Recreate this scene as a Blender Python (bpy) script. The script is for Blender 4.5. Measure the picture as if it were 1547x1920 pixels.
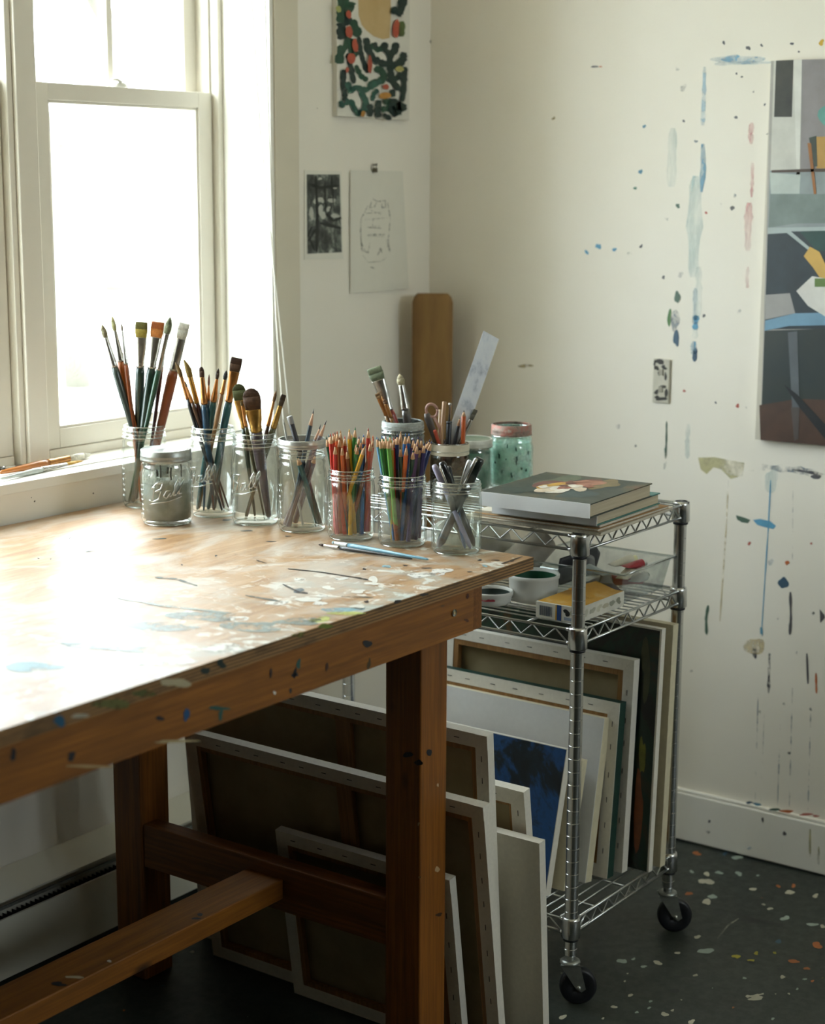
import bpy, math, random
from mathutils import Vector, Matrix, noise
random.seed(7)
for o in list(bpy.data.objects): bpy.data.objects.remove(o)
SC = bpy.context.scene; COL = SC.collection
PI = math.pi

# ------------------------------------------------------------------ camera
FPX, PITCH, YAW, ROLL = 3199.95, .190269, .625472, .004555
CAM = Vector((0, 0, 1.55))
FW = Vector((math.cos(PITCH)*math.cos(YAW), math.cos(PITCH)*math.sin(YAW), -math.sin(PITCH)))
_r = FW.cross(Vector((0, 0, 1))).normalized(); _u = _r.cross(FW)
RT = _r*math.cos(ROLL)+_u*math.sin(ROLL); UP = _u*math.cos(ROLL)-_r*math.sin(ROLL)
cd = bpy.data.cameras.new('camera'); cam = bpy.data.objects.new('camera', cd); COL.objects.link(cam)
cd.sensor_fit = 'HORIZONTAL'; cd.sensor_width = 36; cd.lens = 36*FPX/1547
cd.clip_start = .05; cd.clip_end = 200
cd.dof.use_dof = True; cd.dof.focus_distance = 3.1; cd.dof.aperture_fstop = 4.2
cam.matrix_world = Matrix(((RT.x, UP.x, -FW.x, CAM.x), (RT.y, UP.y, -FW.y, CAM.y), (RT.z, UP.z, -FW.z, CAM.z), (0, 0, 0, 1)))
SC.camera = cam
# ------------------------------------------------------------------ light and exposure
vs = SC.view_settings; vs.view_transform = 'Standard'; vs.look = 'None'; vs.gamma = 1; vs.use_curve_mapping = False
vs.exposure = 1.6
w = bpy.data.worlds.new('overcast_sky'); SC.world = w; w.use_nodes = True
bg = w.node_tree.nodes['Background']; bg.inputs[0].default_value = (.85, .935, 1, 1); bg.inputs[1].default_value = 6.0
SC.cycles.transparent_max_bounces = 32
SC.cycles.max_bounces = 10; SC.cycles.diffuse_bounces = 6
def portal(name, loc, rot, sx, sy):
    l = bpy.data.lights.new(name, 'AREA'); l.shape = 'RECTANGLE'; l.size = sx; l.size_y = sy; l.cycles.is_portal = True
    o = bpy.data.objects.new(name, l); COL.objects.link(o); o.location = loc; o.rotation_euler = rot
# daylight comes in through the real window openings: two in the window wall, a pair in the wall behind the camera
portal('window_daylight', (2.11, 2.80, 1.65), (PI/2, 0, PI), 1.68, 1.40)
portal('rear_window_daylight', (2.65, -2.22, 2.07), (PI/2, 0, 0), 1.2, .7)

# ------------------------------------------------------------------ projection from the photo onto real planes
def ray(x, y): return FW*FPX+RT*(x-773.5)-UP*(y-960)
def onp(x, y, ax, v):
    d = ray(x, y); return CAM+d*((v-CAM[ax])/d[ax])
FH = Vector((FW.x, FW.y, 0)).normalized()
def atp(px, py, x, y, dd=0):          # on the upright plane through (x,y) that faces the camera, dd further away
    d = ray(px, py); return CAM+d*((Vector((x, y, 0)).dot(FH)+dd)/d.dot(FH))
def pxof(P):
    v = Vector(P)-CAM; c = v.dot(FW); return 773.5+FPX*v.dot(RT)/c, 960-FPX*v.dot(UP)/c

# ------------------------------------------------------------------ materials
def S(h):
    h = h.lstrip('#'); c = [int(h[i:i+2], 16)/255 for i in (0, 2, 4)]
    return tuple(x/12.92 if x <= .04045 else ((x+.055)/1.055)**2.4 for x in c)+(1,)
MC = {}
class NT:
    def __init__(s, name):
        s.m = bpy.data.materials.new(name); s.m.use_nodes = True; s.t = s.m.node_tree; s.n = s.t.nodes
        s.b = s.n['Principled BSDF']; s.out = s.n['Material Output']
    def node(s, typ, **kw):
        n = s.n.new(typ)
        for k, v in kw.items():
            if k.startswith('_'): setattr(n, k[1:], v)
            elif isinstance(v, bpy.types.NodeSocket): s.t.links.new(v, n.inputs[int(k[1:]) if k[0] == 'i' and k[1:].isdigit() else k])
            else: n.inputs[int(k[1:]) if k[0] == 'i' and k[1:].isdigit() else k].default_value = v
        return n
    def link(s, a, b): s.t.links.new(a, b)
    def coord(s, sc=(1, 1, 1)):
        c = s.node('ShaderNodeTexCoord'); mp = s.node('ShaderNodeMapping', i0=c.outputs['Object']); mp.inputs[3].default_value = sc
        return mp.outputs[0]
    def noise(s, vec, scale, detail=4, rough=.6, dist=0):
        n = s.node('ShaderNodeTexNoise', Vector=vec, Scale=scale, Detail=detail, Roughness=rough, Distortion=dist); return n.outputs[0]
    def ramp(s, fac, stops):
        r = s.node('ShaderNodeValToRGB', i0=fac); e = r.color_ramp.elements
        while len(e) < len(stops): e.new(.5)
        for k, (p, c) in enumerate(stops): e[k].position = p; e[k].color = c if isinstance(c, tuple) else (c, c, c, 1)
        return r.outputs[0]
    def mix(s, fac, a, b, mode='MIX'):
        n = s.node('ShaderNodeMix', _data_type='RGBA', _blend_type=mode)
        for i, v in ((0, fac), (6, a), (7, b)):
            if isinstance(v, bpy.types.NodeSocket): s.link(v, n.inputs[i])
            else: n.inputs[i].default_value = v
        return n.outputs[2]
    def bump(s, h, strength=.3, dist=.002):
        b = s.node('ShaderNodeBump', Strength=strength, Distance=dist, Height=h); s.link(b.outputs[0], s.b.inputs['Normal'])
def M(color, rough=.5, metal=0, var=.12, scale=30, bump=0, name=None, spec=.5, coat=0, trans=0, alpha=1, sss=0):
    key = (color, rough, metal, var, scale, bump, coat, trans, alpha, spec)
    if key in MC: return MC[key]
    t = NT(name or 'surface_'+color.strip('#')); c = S(color)
    v = t.coord(); n = t.noise(v, scale)
    dk = tuple(x*(1-var) for x in c[:3])+(1,); lt = tuple(min(1, x*(1+var*.6)) for x in c[:3])+(1,)
    t.link(t.ramp(n, [(.3, dk), (.7, lt)]), t.b.inputs['Base Color'])
    t.b.inputs['Roughness'].default_value = rough; t.b.inputs['Metallic'].default_value = metal
    t.b.inputs['Specular IOR Level'].default_value = spec
    if coat: t.b.inputs['Coat Weight'].default_value = coat
    if alpha < 1: t.b.inputs['Alpha'].default_value = alpha
    if bump: t.bump(n, bump)
    MC[key] = t.m; return t.m
def wood(name, light, dark, axis, rough=.5, knots=True, fine=1.0, coat=0):
    t = NT(name); sc = [22*fine]*3; sc[axis] = 1.6*fine; v = t.coord(tuple(sc))
    g = t.noise(v, 1.6, 6, .65, .6); sc2 = [90*fine]*3; sc2[axis] = 3; g2 = t.noise(t.coord(tuple(sc2)), 2, 3)
    base = t.ramp(g, [(.3, S(dark)), (.52, S(light)), (.75, S(light))]); dk = tuple(x*.72 for x in S(dark)[:3])+(1,)
    col = t.mix(t.ramp(g2, [(.42, .45), (.6, 0.)]), base, dk)
    blotch = t.noise(t.coord(), 5, 3); col = t.mix(t.ramp(blotch, [(.35, .35), (.6, 0.)]), col, S(dark))
    if knots:
        sk = [7]*3; sk[axis] = 3.2; vo = t.node('ShaderNodeTexVoronoi', Vector=t.coord(tuple(sk)), Scale=1.0, Randomness=1.0)
        col = t.mix(t.ramp(vo.outputs['Distance'], [(.05, 1.), (.1, 0.)]), col, tuple(x*.25 for x in S(dark)[:3])+(1,))
    t.link(col, t.b.inputs['Base Color']); t.b.inputs['Roughness'].default_value = rough
    t.b.inputs['Coat Weight'].default_value = coat; t.bump(g2, .25, .001); return t.m
def blotchy(name, stops, scale, rough=.5, detail=5, sc=(1, 1, 1), bump=0, dist=0, coat=0, metal=0):
    t = NT(name); n = t.noise(t.coord(sc), scale, detail, .62, dist)
    t.link(t.ramp(n, [(p, S(c)) for p, c in stops]), t.b.inputs['Base Color']); t.b.inputs['Roughness'].default_value = rough
    t.b.inputs['Coat Weight'].default_value = coat; t.b.inputs['Metallic'].default_value = metal
    if bump: t.bump(n, bump)
    return t.m
def smear(color, lo=.42, hi=.6, scale=14, sc=(1, 1, 1), amax=.9, rough=.5):     # broken see-through paint: alpha follows a noise
    t = NT('paint_smear_'+color.strip('#')); t.b.inputs['Base Color'].default_value = S(color); t.b.inputs['Roughness'].default_value = rough
    n = t.noise(t.coord(sc), scale, 5, .65); t.link(t.ramp(n, [(lo, 0.), (hi, amax)]), t.b.inputs['Alpha']); return t.m
def glassmat(name, tint=(.93, .97, .95), edge=(.45, .52, .48), gloss=.55, dirt=0, dirtcol='#cfd2cb', rough=.03, base=.05):
    t = NT(name); lw = t.node('ShaderNodeLayerWeight', Blend=.5).outputs['Facing']
    col = t.ramp(lw, [(0, tint+(1,)), (.72, tint+(1,)), (.97, edge+(1,))])
    tr = t.node('ShaderNodeBsdfTransparent', Color=col)
    gl = t.node('ShaderNodeBsdfGlossy', Roughness=rough); gl.inputs[0].default_value = (1, 1, 1, 1)
    n = t.noise(t.coord(), 60, 3); bp = t.node('ShaderNodeBump', Strength=.15, Distance=.002, Height=n); t.link(bp.outputs[0], gl.inputs['Normal'])
    f = t.ramp(lw, [(0, base), (.5, base*1.4), (.8, gloss*.35), (1, gloss)])
    mx = t.node('ShaderNodeMixShader', i0=f, i1=tr.outputs[0], i2=gl.outputs[0]); res = mx.outputs[0]
    if dirt:
        df = t.node('ShaderNodeBsdfDiffuse', Color=S(dirtcol)); dn = t.noise(t.coord(), 28, 6, .7)
        m2 = t.node('ShaderNodeMixShader', i0=t.ramp(dn, [(.42, 0.), (.75, dirt)]), i1=res, i2=df.outputs[0]); res = m2.outputs[0]
    t.link(res, t.out.inputs[0]); return t.m

# ------------------------------------------------------------------ mesh building
class MB:
    def __init__(s): s.v = []; s.f = []; s.mi = []; s.sm = []; s.mats = []
    def mid(s, m):
        if m not in s.mats: s.mats.append(m)
        return s.mats.index(m)
    def add(s, vs, fs, m, smooth=False):
        k = len(s.v); s.v += [Vector(p) for p in vs]; i = s.mid(m)
        for f in fs: s.f.append([k+a for a in f]); s.mi.append(i); s.sm.append(smooth)
        return s
    def box(s, a, b, m, R=None):
        a, b = Vector(a), Vector(b); vs = [Vector((x, y, z)) for z in (a.z, b.z) for y in (a.y, b.y) for x in (a.x, b.x)]
        if R: c = (a+b)/2; vs = [c+R@(p-c) for p in vs]
        return s.add(vs, [(0, 2, 3, 1), (4, 5, 7, 6), (0, 1, 5, 4), (2, 6, 7, 3), (0, 4, 6, 2), (1, 3, 7, 5)], m)
    def sweep(s, secs, m, side=None, n=14, smooth=True, cap=True, pw=1.0):   # secs: (centre, rx, ry)
        secs = [(Vector(c), rx, ry) for c, rx, ry in secs]; vs = []; prev = side
        for i, (c, rx, ry) in enumerate(secs):
            d = (secs[min(i+1, len(secs)-1)][0]-secs[max(i-1, 0)][0])
            d = d.normalized() if d.length > 1e-9 else Vector((0, 0, 1))
            if prev is None: prev = Vector((1, 0, 0)) if abs(d.x) < .8 else Vector((0, 1, 0))
            a = (prev-d*prev.dot(d)).normalized(); b = d.cross(a); prev = a
            for k in range(n):
                t = 2*PI*k/n; cs, sn = math.cos(t), math.sin(t)
                if pw != 1: cs = math.copysign(abs(cs)**pw, cs); sn = math.copysign(abs(sn)**pw, sn)
                vs.append(c+a*cs*rx+b*sn*ry)
        fs = [(i*n+k, i*n+(k+1) % n, (i+1)*n+(k+1) % n, (i+1)*n+k) for i in range(len(secs)-1) for k in range(n)]
        if cap: fs += [tuple(range(n-1, -1, -1)), tuple((len(secs)-1)*n+k for k in range(n))]
        return s.add(vs, fs, m, smooth)
    def tube(s, pts, r, m, n=8): return s.sweep([(p, r, r) for p in pts], m, n=n)
    def cyl(s, a, b, r, m, n=20, r2=None): return s.sweep([(a, r, r), (b, r2 or r, r2 or r)], m, n=n)
    def lathe(s, prof, c, m, n=40, smooth=True, ax=None, squash=1.0):     # prof (r, z)
        c = Vector(c); vs = []
        for r, z in prof:
            for k in range(n): t = 2*PI*k/n; vs.append(c+Vector((r*math.cos(t), r*math.sin(t)*squash, z)))
        fs = [(i*n+k, i*n+(k+1) % n, (i+1)*n+(k+1) % n, (i+1)*n+k) for i in range(len(prof)-1) for k in range(n)]
        if ax: vs = [c+ax@(p-c) for p in vs]
        return s.add(vs, fs, m, smooth)
    def poly(s, pts, m): return s.add(pts, [tuple(range(len(pts)))], m)
    def build(s, name, parent=None, loc=None, bevel=0, local=False, kind=None, seg=2):
        me = bpy.data.meshes.new(name); off = Vector((0, 0, 0)) if local else (parent['_loc'] if False else (LOC.get(parent.name, Vector()) if parent else Vector(loc or (0, 0, 0))))
        me.from_pydata([tuple(p-off) for p in s.v], [], s.f); me.update()
        for m in s.mats: me.materials.append(m)
        for p, i, sm in zip(me.polygons, s.mi, s.sm): p.material_index = i; p.use_smooth = sm
        o = bpy.data.objects.new(name, me); COL.objects.link(o)
        if parent: o.parent = parent; LOC[o.name] = LOC.get(parent.name, Vector())
        else: o.location = off; LOC[o.name] = off.copy()
        if bevel:
            b = o.modifiers.new('bevel', 'BEVEL'); b.width = bevel; b.segments = seg; b.limit_method = 'ANGLE'; b.angle_limit = .6
        if kind: o['kind'] = kind
        return o
LOC = {}
def empty(name, loc, rot=None):
    o = bpy.data.objects.new(name, None); COL.objects.link(o); o.location = loc; o.empty_display_size = .02
    LOC[o.name] = Vector(loc)
    if rot: o.rotation_euler = rot
    return o
def tag(o, label, cat, group=None, kind=None):
    o['label'] = label; o['category'] = cat
    if group: o['group'] = group
    if kind: o['kind'] = kind
    return o
def blob(n, irregular=.3, seed=0, ax=1, ay=1):           # unit irregular outline
    rnd = random.Random(seed); ph = [rnd.uniform(0, 6.28) for _ in range(4)]; am = [rnd.uniform(.3, 1)*irregular/(k+1) for k in range(4)]
    out = []
    for i in range(n):
        t = 2*PI*i/n; r = 1+sum(am[k]*math.sin((k+2)*t+ph[k]) for k in range(4)); out.append((ax*r*math.cos(t), ay*r*math.sin(t)))
    return out
def ribbon(pts, wd, rough=.15, seed=1):                  # 2-D brush stroke outline
    rnd = random.Random(seed); q = []
    for i in range(len(pts)-1):
        for k in range(5):
            t = k/5; q.append((pts[i][0]*(1-t)+pts[i+1][0]*t, pts[i][1]*(1-t)+pts[i+1][1]*t))
    q.append(pts[-1]); L = []; R_ = []
    for i, p in enumerate(q):
        a, b = q[max(i-1, 0)], q[min(i+1, len(q)-1)]; dx, dy = b[0]-a[0], b[1]-a[1]; l = math.hypot(dx, dy) or 1
        ww = wd/2*(1+rnd.uniform(-rough, rough)); ww *= .55 if i in (0, len(q)-1) else 1
        L.append((p[0]-dy/l*ww, p[1]+dx/l*ww)); R_.append((p[0]+dy/l*ww, p[1]-dx/l*ww))
    return L, R_
def add_ribbon(mb, pts, wd, mat, to3, rough=.15, seed=1):
    L, R_ = ribbon(pts, wd, rough, seed); n = len(L)
    mb.add([to3(*p) for p in L]+[to3(*p) for p in R_], [(i, i+1, n+i+1, n+i) for i in range(n-1)], mat)
def add_blob(mb, x, y, ax, ay, mat, to3, irregular=.3, seed=0, n=18):
    mb.poly([to3(x+a, y+b) for a, b in blob(n, irregular, seed, ax, ay)], mat)

# ------------------------------------------------------------------ shared materials
WALLX, WALLY = 3.539, 2.507
t = NT('painted_plaster'); n1 = t.noise(t.coord(), 1.3, 4); n2 = t.noise(t.coord(), 140, 3)
t.link(t.ramp(n1, [(.3, S('#e8e2d4')), (.7, S('#eee9de'))]), t.b.inputs['Base Color']); t.b.inputs['Roughness'].default_value = .62; t.bump(n2, .12, .001); m_wall = t.m
m_wall2 = M('#857a66', .8, var=.15, scale=3, name='bounce_toned_back_wall')  # unseen walls, darkened and warmed to tame bounce light
m_trim = M('#edeae0', .35, var=.03, scale=4, name='white_gloss_trim')
m_sash = M('#dfd9cb', .4, var=.04, scale=5, name='window_sash_paint')
m_ceil = M('#f0e7d2', .7, var=.03, scale=3, name='ceiling_paint')
t = NT('painted_concrete_floor'); n1 = t.noise(t.coord(), 2.2, 6, .65); n2 = t.noise(t.coord(), 40, 5, .7)
c1 = t.ramp(n1, [(.3, S('#262b26')), (.55, S('#2f352f')), (.75, S('#393e38'))]); c1 = t.mix(t.ramp(n2, [(.62, 0.), (.72, .35)]), c1, S('#5d6159'))
t.link(c1, t.b.inputs['Base Color']); t.link(t.ramp(n2, [(.3, .35), (.8, .65)]), t.b.inputs['Roughness']); t.bump(n2, .15, .001); m_floor = t.m
m_pane = glassmat('window_glass', (.97, .985, .98), (.8, .85, .83), .5, base=.03)
m_jar = glassmat('jar_glass', (.97, .985, .975), (.42, .46, .43), .75, rough=.02, base=.06)
m_jardirty = glassmat('smeared_jar_glass', (.93, .95, .93), dirt=.22)
m_zinc = M('#a9aca6', .38, .85, var=.25, scale=60, name='dull_zinc_band')
m_chrome = M('#d4d5d3', .24, 1, var=.06, scale=15, name='chrome_plating')
m_chromew = M('#c9cbc8', .3, 1, var=.1, scale=20, name='chrome_wire')
m_black = M('#14161a', .45, var=.2, name='black_rubber')
m_cloth = M('#e4dfd2', .75, var=.06, scale=120, bump=.2, name='primed_canvas_cloth')
m_linen = blotchy('raw_canvas_back', [(.3, '#94855f'), (.7, '#a89975')], 9, .85, bump=.1)
m_bar = wood('stretcher_pine', '#a57a45', '#835c30', 2, .6, False)
m_staple = M('#3a3a38', .4, .8, name='steel_staple')
# ================================================================== ROOM
X0, Y0, ZC = -3.0, -2.2, 2.62
WX0, WX1, SZ, HZ = 1.27, 2.939, .983, 2.34       # opening in the window wall
mb = MB()
mb.box((X0, WALLY, 0), (WX0, 2.80, ZC), m_wall); mb.box((WX1, WALLY, 0), (WALLX+.1, 2.80, ZC), m_wall)
mb.box((WX0, WALLY, 0), (WX1, 2.80, SZ-.02), m_wall); mb.box((WX0, WALLY, HZ), (WX1, 2.80, ZC), m_wall)
m_speck = M('#4b4436', .6, name='dark_speck')
def tw(px, py): return onp(px, py, 1, WALLY-.0006)
for i, (px, py, r) in enumerate([(119, 901, .0022), (65, 940, .0018), (59, 933, .001), (175, 925, .0016), (183, 884, .0012), (549, 190, .0025), (531, 220, .0018), (544, 257, .001), (808, 78, .004), (541, 380, .001), (548, 430, .001), (595, 203, .0012)]):
    P = tw(px, py); mb.poly([(P.x+a, P.y, P.z+b) for a, b in blob(10, .3, i, r, r*1.2)], m_speck)
mb.build('wall_back', kind='structure')
# jamb lining, stool and casing
mb = MB(); mb.box((WX1-.012, WALLY-.004, SZ), (WX1+.0, 2.80, HZ), m_trim); mb.box((WX0, WALLY-.004, SZ), (WX0+.012, 2.80, HZ), m_trim); mb.box((WX0+.012, WALLY-.004, HZ-.012), (WX1-.012, 2.80, HZ), m_trim)
mb.build('trim_1', kind='structure', bevel=.0015)
mb = MB(); mb.box((WX0-.0, WALLY-.006, SZ-.02), (WX1, 2.80, SZ), m_trim); mb.box((WX0+.012, 2.552, SZ), (WX1-.012, 2.558, SZ+.003), m_trim)
mb.build('trim_2', kind='structure', bevel=.002)
mb = MB(); mb.box((WX1+.001, WALLY-.007, .0), (3.022, WALLY-.0003, HZ+.08), M('#d9d1bd', .5, var=.04, scale=4, name='casing_paint'))
mb.build('trim_3', kind='structure', bevel=.002)
# windows: window_1 is the right double-hung unit, window_2 its left neighbour
def dh_window(name, x0, x1, muntin=True):
    root = empty(name, (x0, 2.66, SZ)); root['kind'] = 'structure'
    f = MB()   # outer stops / channel
    f.box((x0, 2.665, SZ), (x0+.02, 2.79, HZ-.012), m_sash); f.box((x1-.02, 2.665, SZ), (x1, 2.79, HZ-.012), m_sash)
    f.box((x0+.02, 2.665, HZ-.04), (x1-.02, 2.79, HZ-.012), m_sash); f.box((x0+.02, 2.655, SZ), (x1-.02, 2.79, SZ+.02), m_sash)
    f.box((x1-.014, 2.642, SZ), (x1, 2.665, HZ-.012), m_sash); f.box((x0, 2.642, SZ), (x0+.008, 2.665, HZ-.012), m_sash)
    f.build('window_frame', root, bevel=.002)
    a, b = x0+.012, x1-.018
    l = MB(); y = 2.660
    l.box((a, y, SZ+.0205), (a+.042, y+.034, 1.746), m_sash); l.box((b-.042, y, SZ+.0205), (b, y+.034, 1.746), m_sash)
    l.box((a+.042, y, SZ+.0205), (b-.042, y+.034, 1.044), m_sash); l.box((a+.042, y, 1.712), (b-.042, y+.034, 1.746), m_sash)
    for (p, q) in (((a+.042, y+.004, 1.044), (a+.048, y+.03, 1.712)), ((b-.048, y+.004, 1.044), (b-.042, y+.03, 1.712)), ((a+.042, y+.004, 1.706), (b-.042, y+.03, 1.712)), ((a+.042, y+.004, 1.044), (b-.042, y+.03, 1.05))): l.box(p, q, m_sash)
    ls = l.build('lower_sash', root, bevel=.0015)
    g = MB(); g.box((a+.045, y+.015, 1.047), (b-.045, y+.018, 1.709), m_pane); g.build('pane', ls)
    u = MB(); y = 2.702
    u.box((a, y, 1.712), (a+.040, y+.034, HZ-.042), m_sash); u.box((b-.040, y, 1.712), (b, y+.034, HZ-.042), m_sash)
    u.box((a+.04, y, 1.712), (b-.04, y+.034, 1.742), m_sash); u.box((a+.04, y, HZ-.08), (b-.04, y+.034, HZ-.042), m_sash)
    if muntin: u.box(((a+b)/2-.008, y+.004, 1.742), ((a+b)/2+.008, y+.03, HZ-.08), m_sash)
    us = u.build('upper_sash', root, bevel=.0015)
    g = MB(); g.box((a+.038, y+.015, 1.74), (b-.038, y+.018, HZ-.078), m_pane); g.build('pane', us)
    k = MB(); cx = (a+b)/2; m = M('#d8d6cc', .35, .2, name='sash_lock_enamel')
    k.lathe([(0, 0), (.020, 0), (.020, .004), (.015, .010), (.006, .012), (0, .012)], (cx, 2.68, 1.7462), m, 24, squash=.6)
    k.sweep([((cx-.004, 2.672, 1.758), .004, .003), ((cx-.022, 2.668, 1.762), .005, .003), ((cx-.034, 2.668, 1.761), .003, .002)], m)
    k.build('sash_lock', ls)
    return root
dh_window('window_1', 2.372, WX1-.012)
dh_window('window_2', 1.70, 2.318)
dh_window('window_3', WX0+.012, 1.65)
mb = MB(); mb.box((2.319, 2.632, SZ), (2.371, 2.79, HZ-.012), m_sash); mb.box((1.651, 2.632, SZ), (1.699, 2.79, HZ-.012), m_sash)
mb.build('trim_4', kind='structure', bevel=.002)

# right wall with its paint marks
mb = MB(); mb.box((WALLX, Y0, 0), (WALLX+.1, WALLY, ZC), m_wall)
def tr_(off):
    def f(px, py): P = onp(px, py, 0, WALLX-off); return P
    return f
R1, R2 = tr_(.0006), tr_(.0010)
m_db = M('#5b8ba3', .5, name='blue_wall_paint'); m_dg = M('#50695a', .5, name='green_wall_paint'); m_dk = M('#5c5a5c', .5, name='dark_wall_paint')
m_dr = M('#b35e50', .5, name='red_wall_paint'); m_or = M('#c06a38', .5, name='orange_wall_paint'); m_nv = M('#3d5a70', .5, name='navy_wall_paint'); m_az = M('#5f9fc0', .5, name='azure_wall_paint')
s_aq = smear('#a9cbd0', .35, .7, 18, (1, 1, .25), .6); s_bl = smear('#9fc0d4', .36, .72, 16, (1, .5, 1), .8); s_pk = smear('#d99a9c', .34, .72, 20, (1, 1, .3), .8)
s_ol = smear('#bdb78a', .3, .55, 14, amax=.85); s_gy = smear('#8d97a0', .45, .62, 20, amax=.7); s_dk = smear('#4a4a52', .42, .6, 30, amax=.9); s_gn = smear('#5c8a78', .42, .6, 30, amax=.85); s_az = smear('#6fb0d4', .25, .6, 20, amax=.75); s_yl = smear('#cdbd92', .35, .6, 16, amax=.8); s_dbl = smear('#5f9dbd', .3, .65, 24, (1, 1, .4), .75)
def P1(px, py, ax, ay, m, seed=0, irr=.3, T=R1): add_blob(mb, px, py, ax, ay, m, T, irr, seed)
def L1(pts, w, m, seed=1, T=R1): add_ribbon(mb, pts, w, m, T, .35, seed)
P1(1385, 112, 42, 9, s_bl, 3); L1([(1340, 120), (1390, 118), (1452, 117)], 6, s_bl); P1(1370, 110, 18, 6, s_az, 5)
P1(1115, 125, 6, 2, m_dk, 7); P1(1126, 125, 3, 1.2, m_or, 8)
for i, (x, y, r, m) in enumerate([(1357, 80, 3, m_dk), (1403, 90, 4, m_dk), (1428, 85, 2.5, m_dk), (1485, 82, 3, m_dk), (1498, 97, 2, m_dk), (1540, 80, 5, M('#d2aa30', .5)), (1381, 138, 2, m_dk), (1391, 144, 2, m_dk), (1380, 220, 3, m_dk), (1373, 390, 4, m_dk), (1434, 196, 2, m_dk), (1208, 237, 3, m_db), (1201, 322, 4, m_db), (1191, 353, 3, s_gn), (1122, 462, 5, m_az), (1100, 473, 3.5, m_az), (1152, 468, 3.5, m_az), (1202, 462, 3, m_dk), (1180, 476, 4, s_gn), (1244, 520, 3, m_dk), (1271, 386, 4, m_dg), (1250, 411, 3, s_gn), (1324, 399, 2.5, m_dr), (1342, 755, 2, m_dk), (1383, 761, 3.5, m_dr), (1398, 765, 2.5, s_dk), (1192, 836, 2, m_dk), (1159, 800, 4, s_gy), (1283, 733, 2.5, m_dr), (1386, 584, 4, s_gy), (1320, 592, 3, m_dk), (1282, 227, 2.5, m_dk), (1269, 129, 4, s_gy), (1281, 165, 6, s_gy), (1540, 700, 3, m_dk), (1413, 172, 2, s_dk), (1440, 251, 2.5, s_dk), (1378, 367, 3, s_gy), (1352, 383, 2, s_gy), (1305, 265, 3, s_gy), (1038, 222, 3, s_yl), (985, 686, 12, s_yl)]):
    P1(x, y, r, r*(1.0 if r < 10 else .3), m, i, .35)
for x, a, b, w_, m in [(1321, 125, 235, 7, s_bl), (1262, 240, 350, 18, s_aq), (1318, 270, 360, 9, s_dbl), (1305, 330, 520, 26, s_aq), (1310, 500, 600, 12, s_aq), (1304, 540, 610, 7, s_dbl), (1302, 640, 665, 9, s_dbl), (1304, 590, 635, 10, s_aq), (1410, 230, 270, 9, s_pk), (1411, 305, 370, 6, s_pk), (1405, 380, 470, 15, s_pk), (1403, 500, 540, 6, s_pk), (1250, 790, 860, 3, m_dg), (1247, 840, 880, 4, s_gn), (1291, 795, 860, 7, s_aq)]:
    L1([(x, a), (x+random.uniform(-3, 3), (a+b)/2), (x-(b-a)*.03, b)], w_, m, int(x))
L1([(1306, 592), (1303, 618)], 10, m_az, 2); L1([(1304, 652), (1302, 678)], 8, m_nv, 3)
P1(1270, 557, 5, 12, m_dg, 4); P1(1255, 596, 4, 14, M('#4f7a43', .5), 5); P1(1268, 634, 6, 14, m_nv, 6); P1(1266, 600, 8, 20, s_gy, 9); P1(1276, 515, 5, 5, s_gy, 10)
# lower part
mb.poly([R1(*p) for p in [(1309, 858), (1340, 857), (1396, 868), (1393, 892), (1370, 898), (1352, 880), (1338, 876), (1325, 889), (1314, 880)]], s_ol)
L1([(1396, 878), (1440, 876), (1500, 882), (1547, 892)], 12, s_gy, 3); L1([(1485, 880), (1515, 885), (1547, 890)], 5, s_dk, 4, R2); P1(1530, 894, 8, 5, m_dk, 3)
P1(1447, 900, 14, 22, s_aq, 33)
mb.poly([R1(*p) for p in [(1380, 966), (1395, 970), (1407, 975), (1402, 981), (1390, 979), (1382, 974)]], m_dg)
mb.poly([R1(*p) for p in [(1412, 975), (1425, 973), (1444, 977), (1455, 986), (1450, 992), (1432, 988), (1420, 984)]], m_az)
L1([(1445, 900), (1441, 985), (1436, 1060), (1428, 1186)], 2, m_az, 5); P1(1428, 1183, 2.5, 9, m_db, 1)
L1([(1366, 900), (1361, 1000), (1350, 1165)], 2.5, s_yl, 6); L1([(1487, 900), (1486, 1050)], 2, s_gy, 7)
P1(1469, 1093, 9, 11, m_nv, 8); P1(1476, 1055, 4, 4, m_or, 9); P1(1405, 1019, 3, 3, m_dr, 10); P1(1445, 1054, 5, 6, s_bl, 11); P1(1521, 1019, 2, 2, m_dr, 12)
L1([(1328, 1135), (1324, 1160), (1325, 1190)], 5, m_dg, 11); L1([(1482, 1110), (1483, 1160), (1481, 1190)], 5, m_dk, 12)
mb.poly([R1(*p) for p in [(1537, 1142), (1546, 1153), (1547, 1158), (1538, 1168)]], m_dk)
P1(1415, 1212, 18, 17, s_yl, 13); P1(1415, 1225, 4, 10, s_dk, 14); P1(1447, 1180, 3, 9, s_gy, 15)
L1([(1443, 1225), (1441, 1300)], 5, s_dk, 15); L1([(1513, 1225), (1515, 1282)], 4, m_dk, 16); L1([(1530, 1262), (1531, 1300)], 3, m_or, 17)
for x, a, b in [(1416, 1290, 1500), (1427, 1340, 1502), (1458, 1330, 1510), (1480, 1290, 1512), (1515, 1310, 1520)]: L1([(x+6, a), (x, b)], 1.8, s_gy, int(x))
for i, (x, y) in enumerate([(1425, 1335), (1470, 1320), (1520, 1330), (1480, 1412), (1519, 1318), (1493, 1225), (1284, 1235), (1296, 1258), (1460, 1160), (1525, 1150)]): P1(x, y, 2.5, 3, s_dk, i)
mb.build('wall_right', kind='structure')
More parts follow.
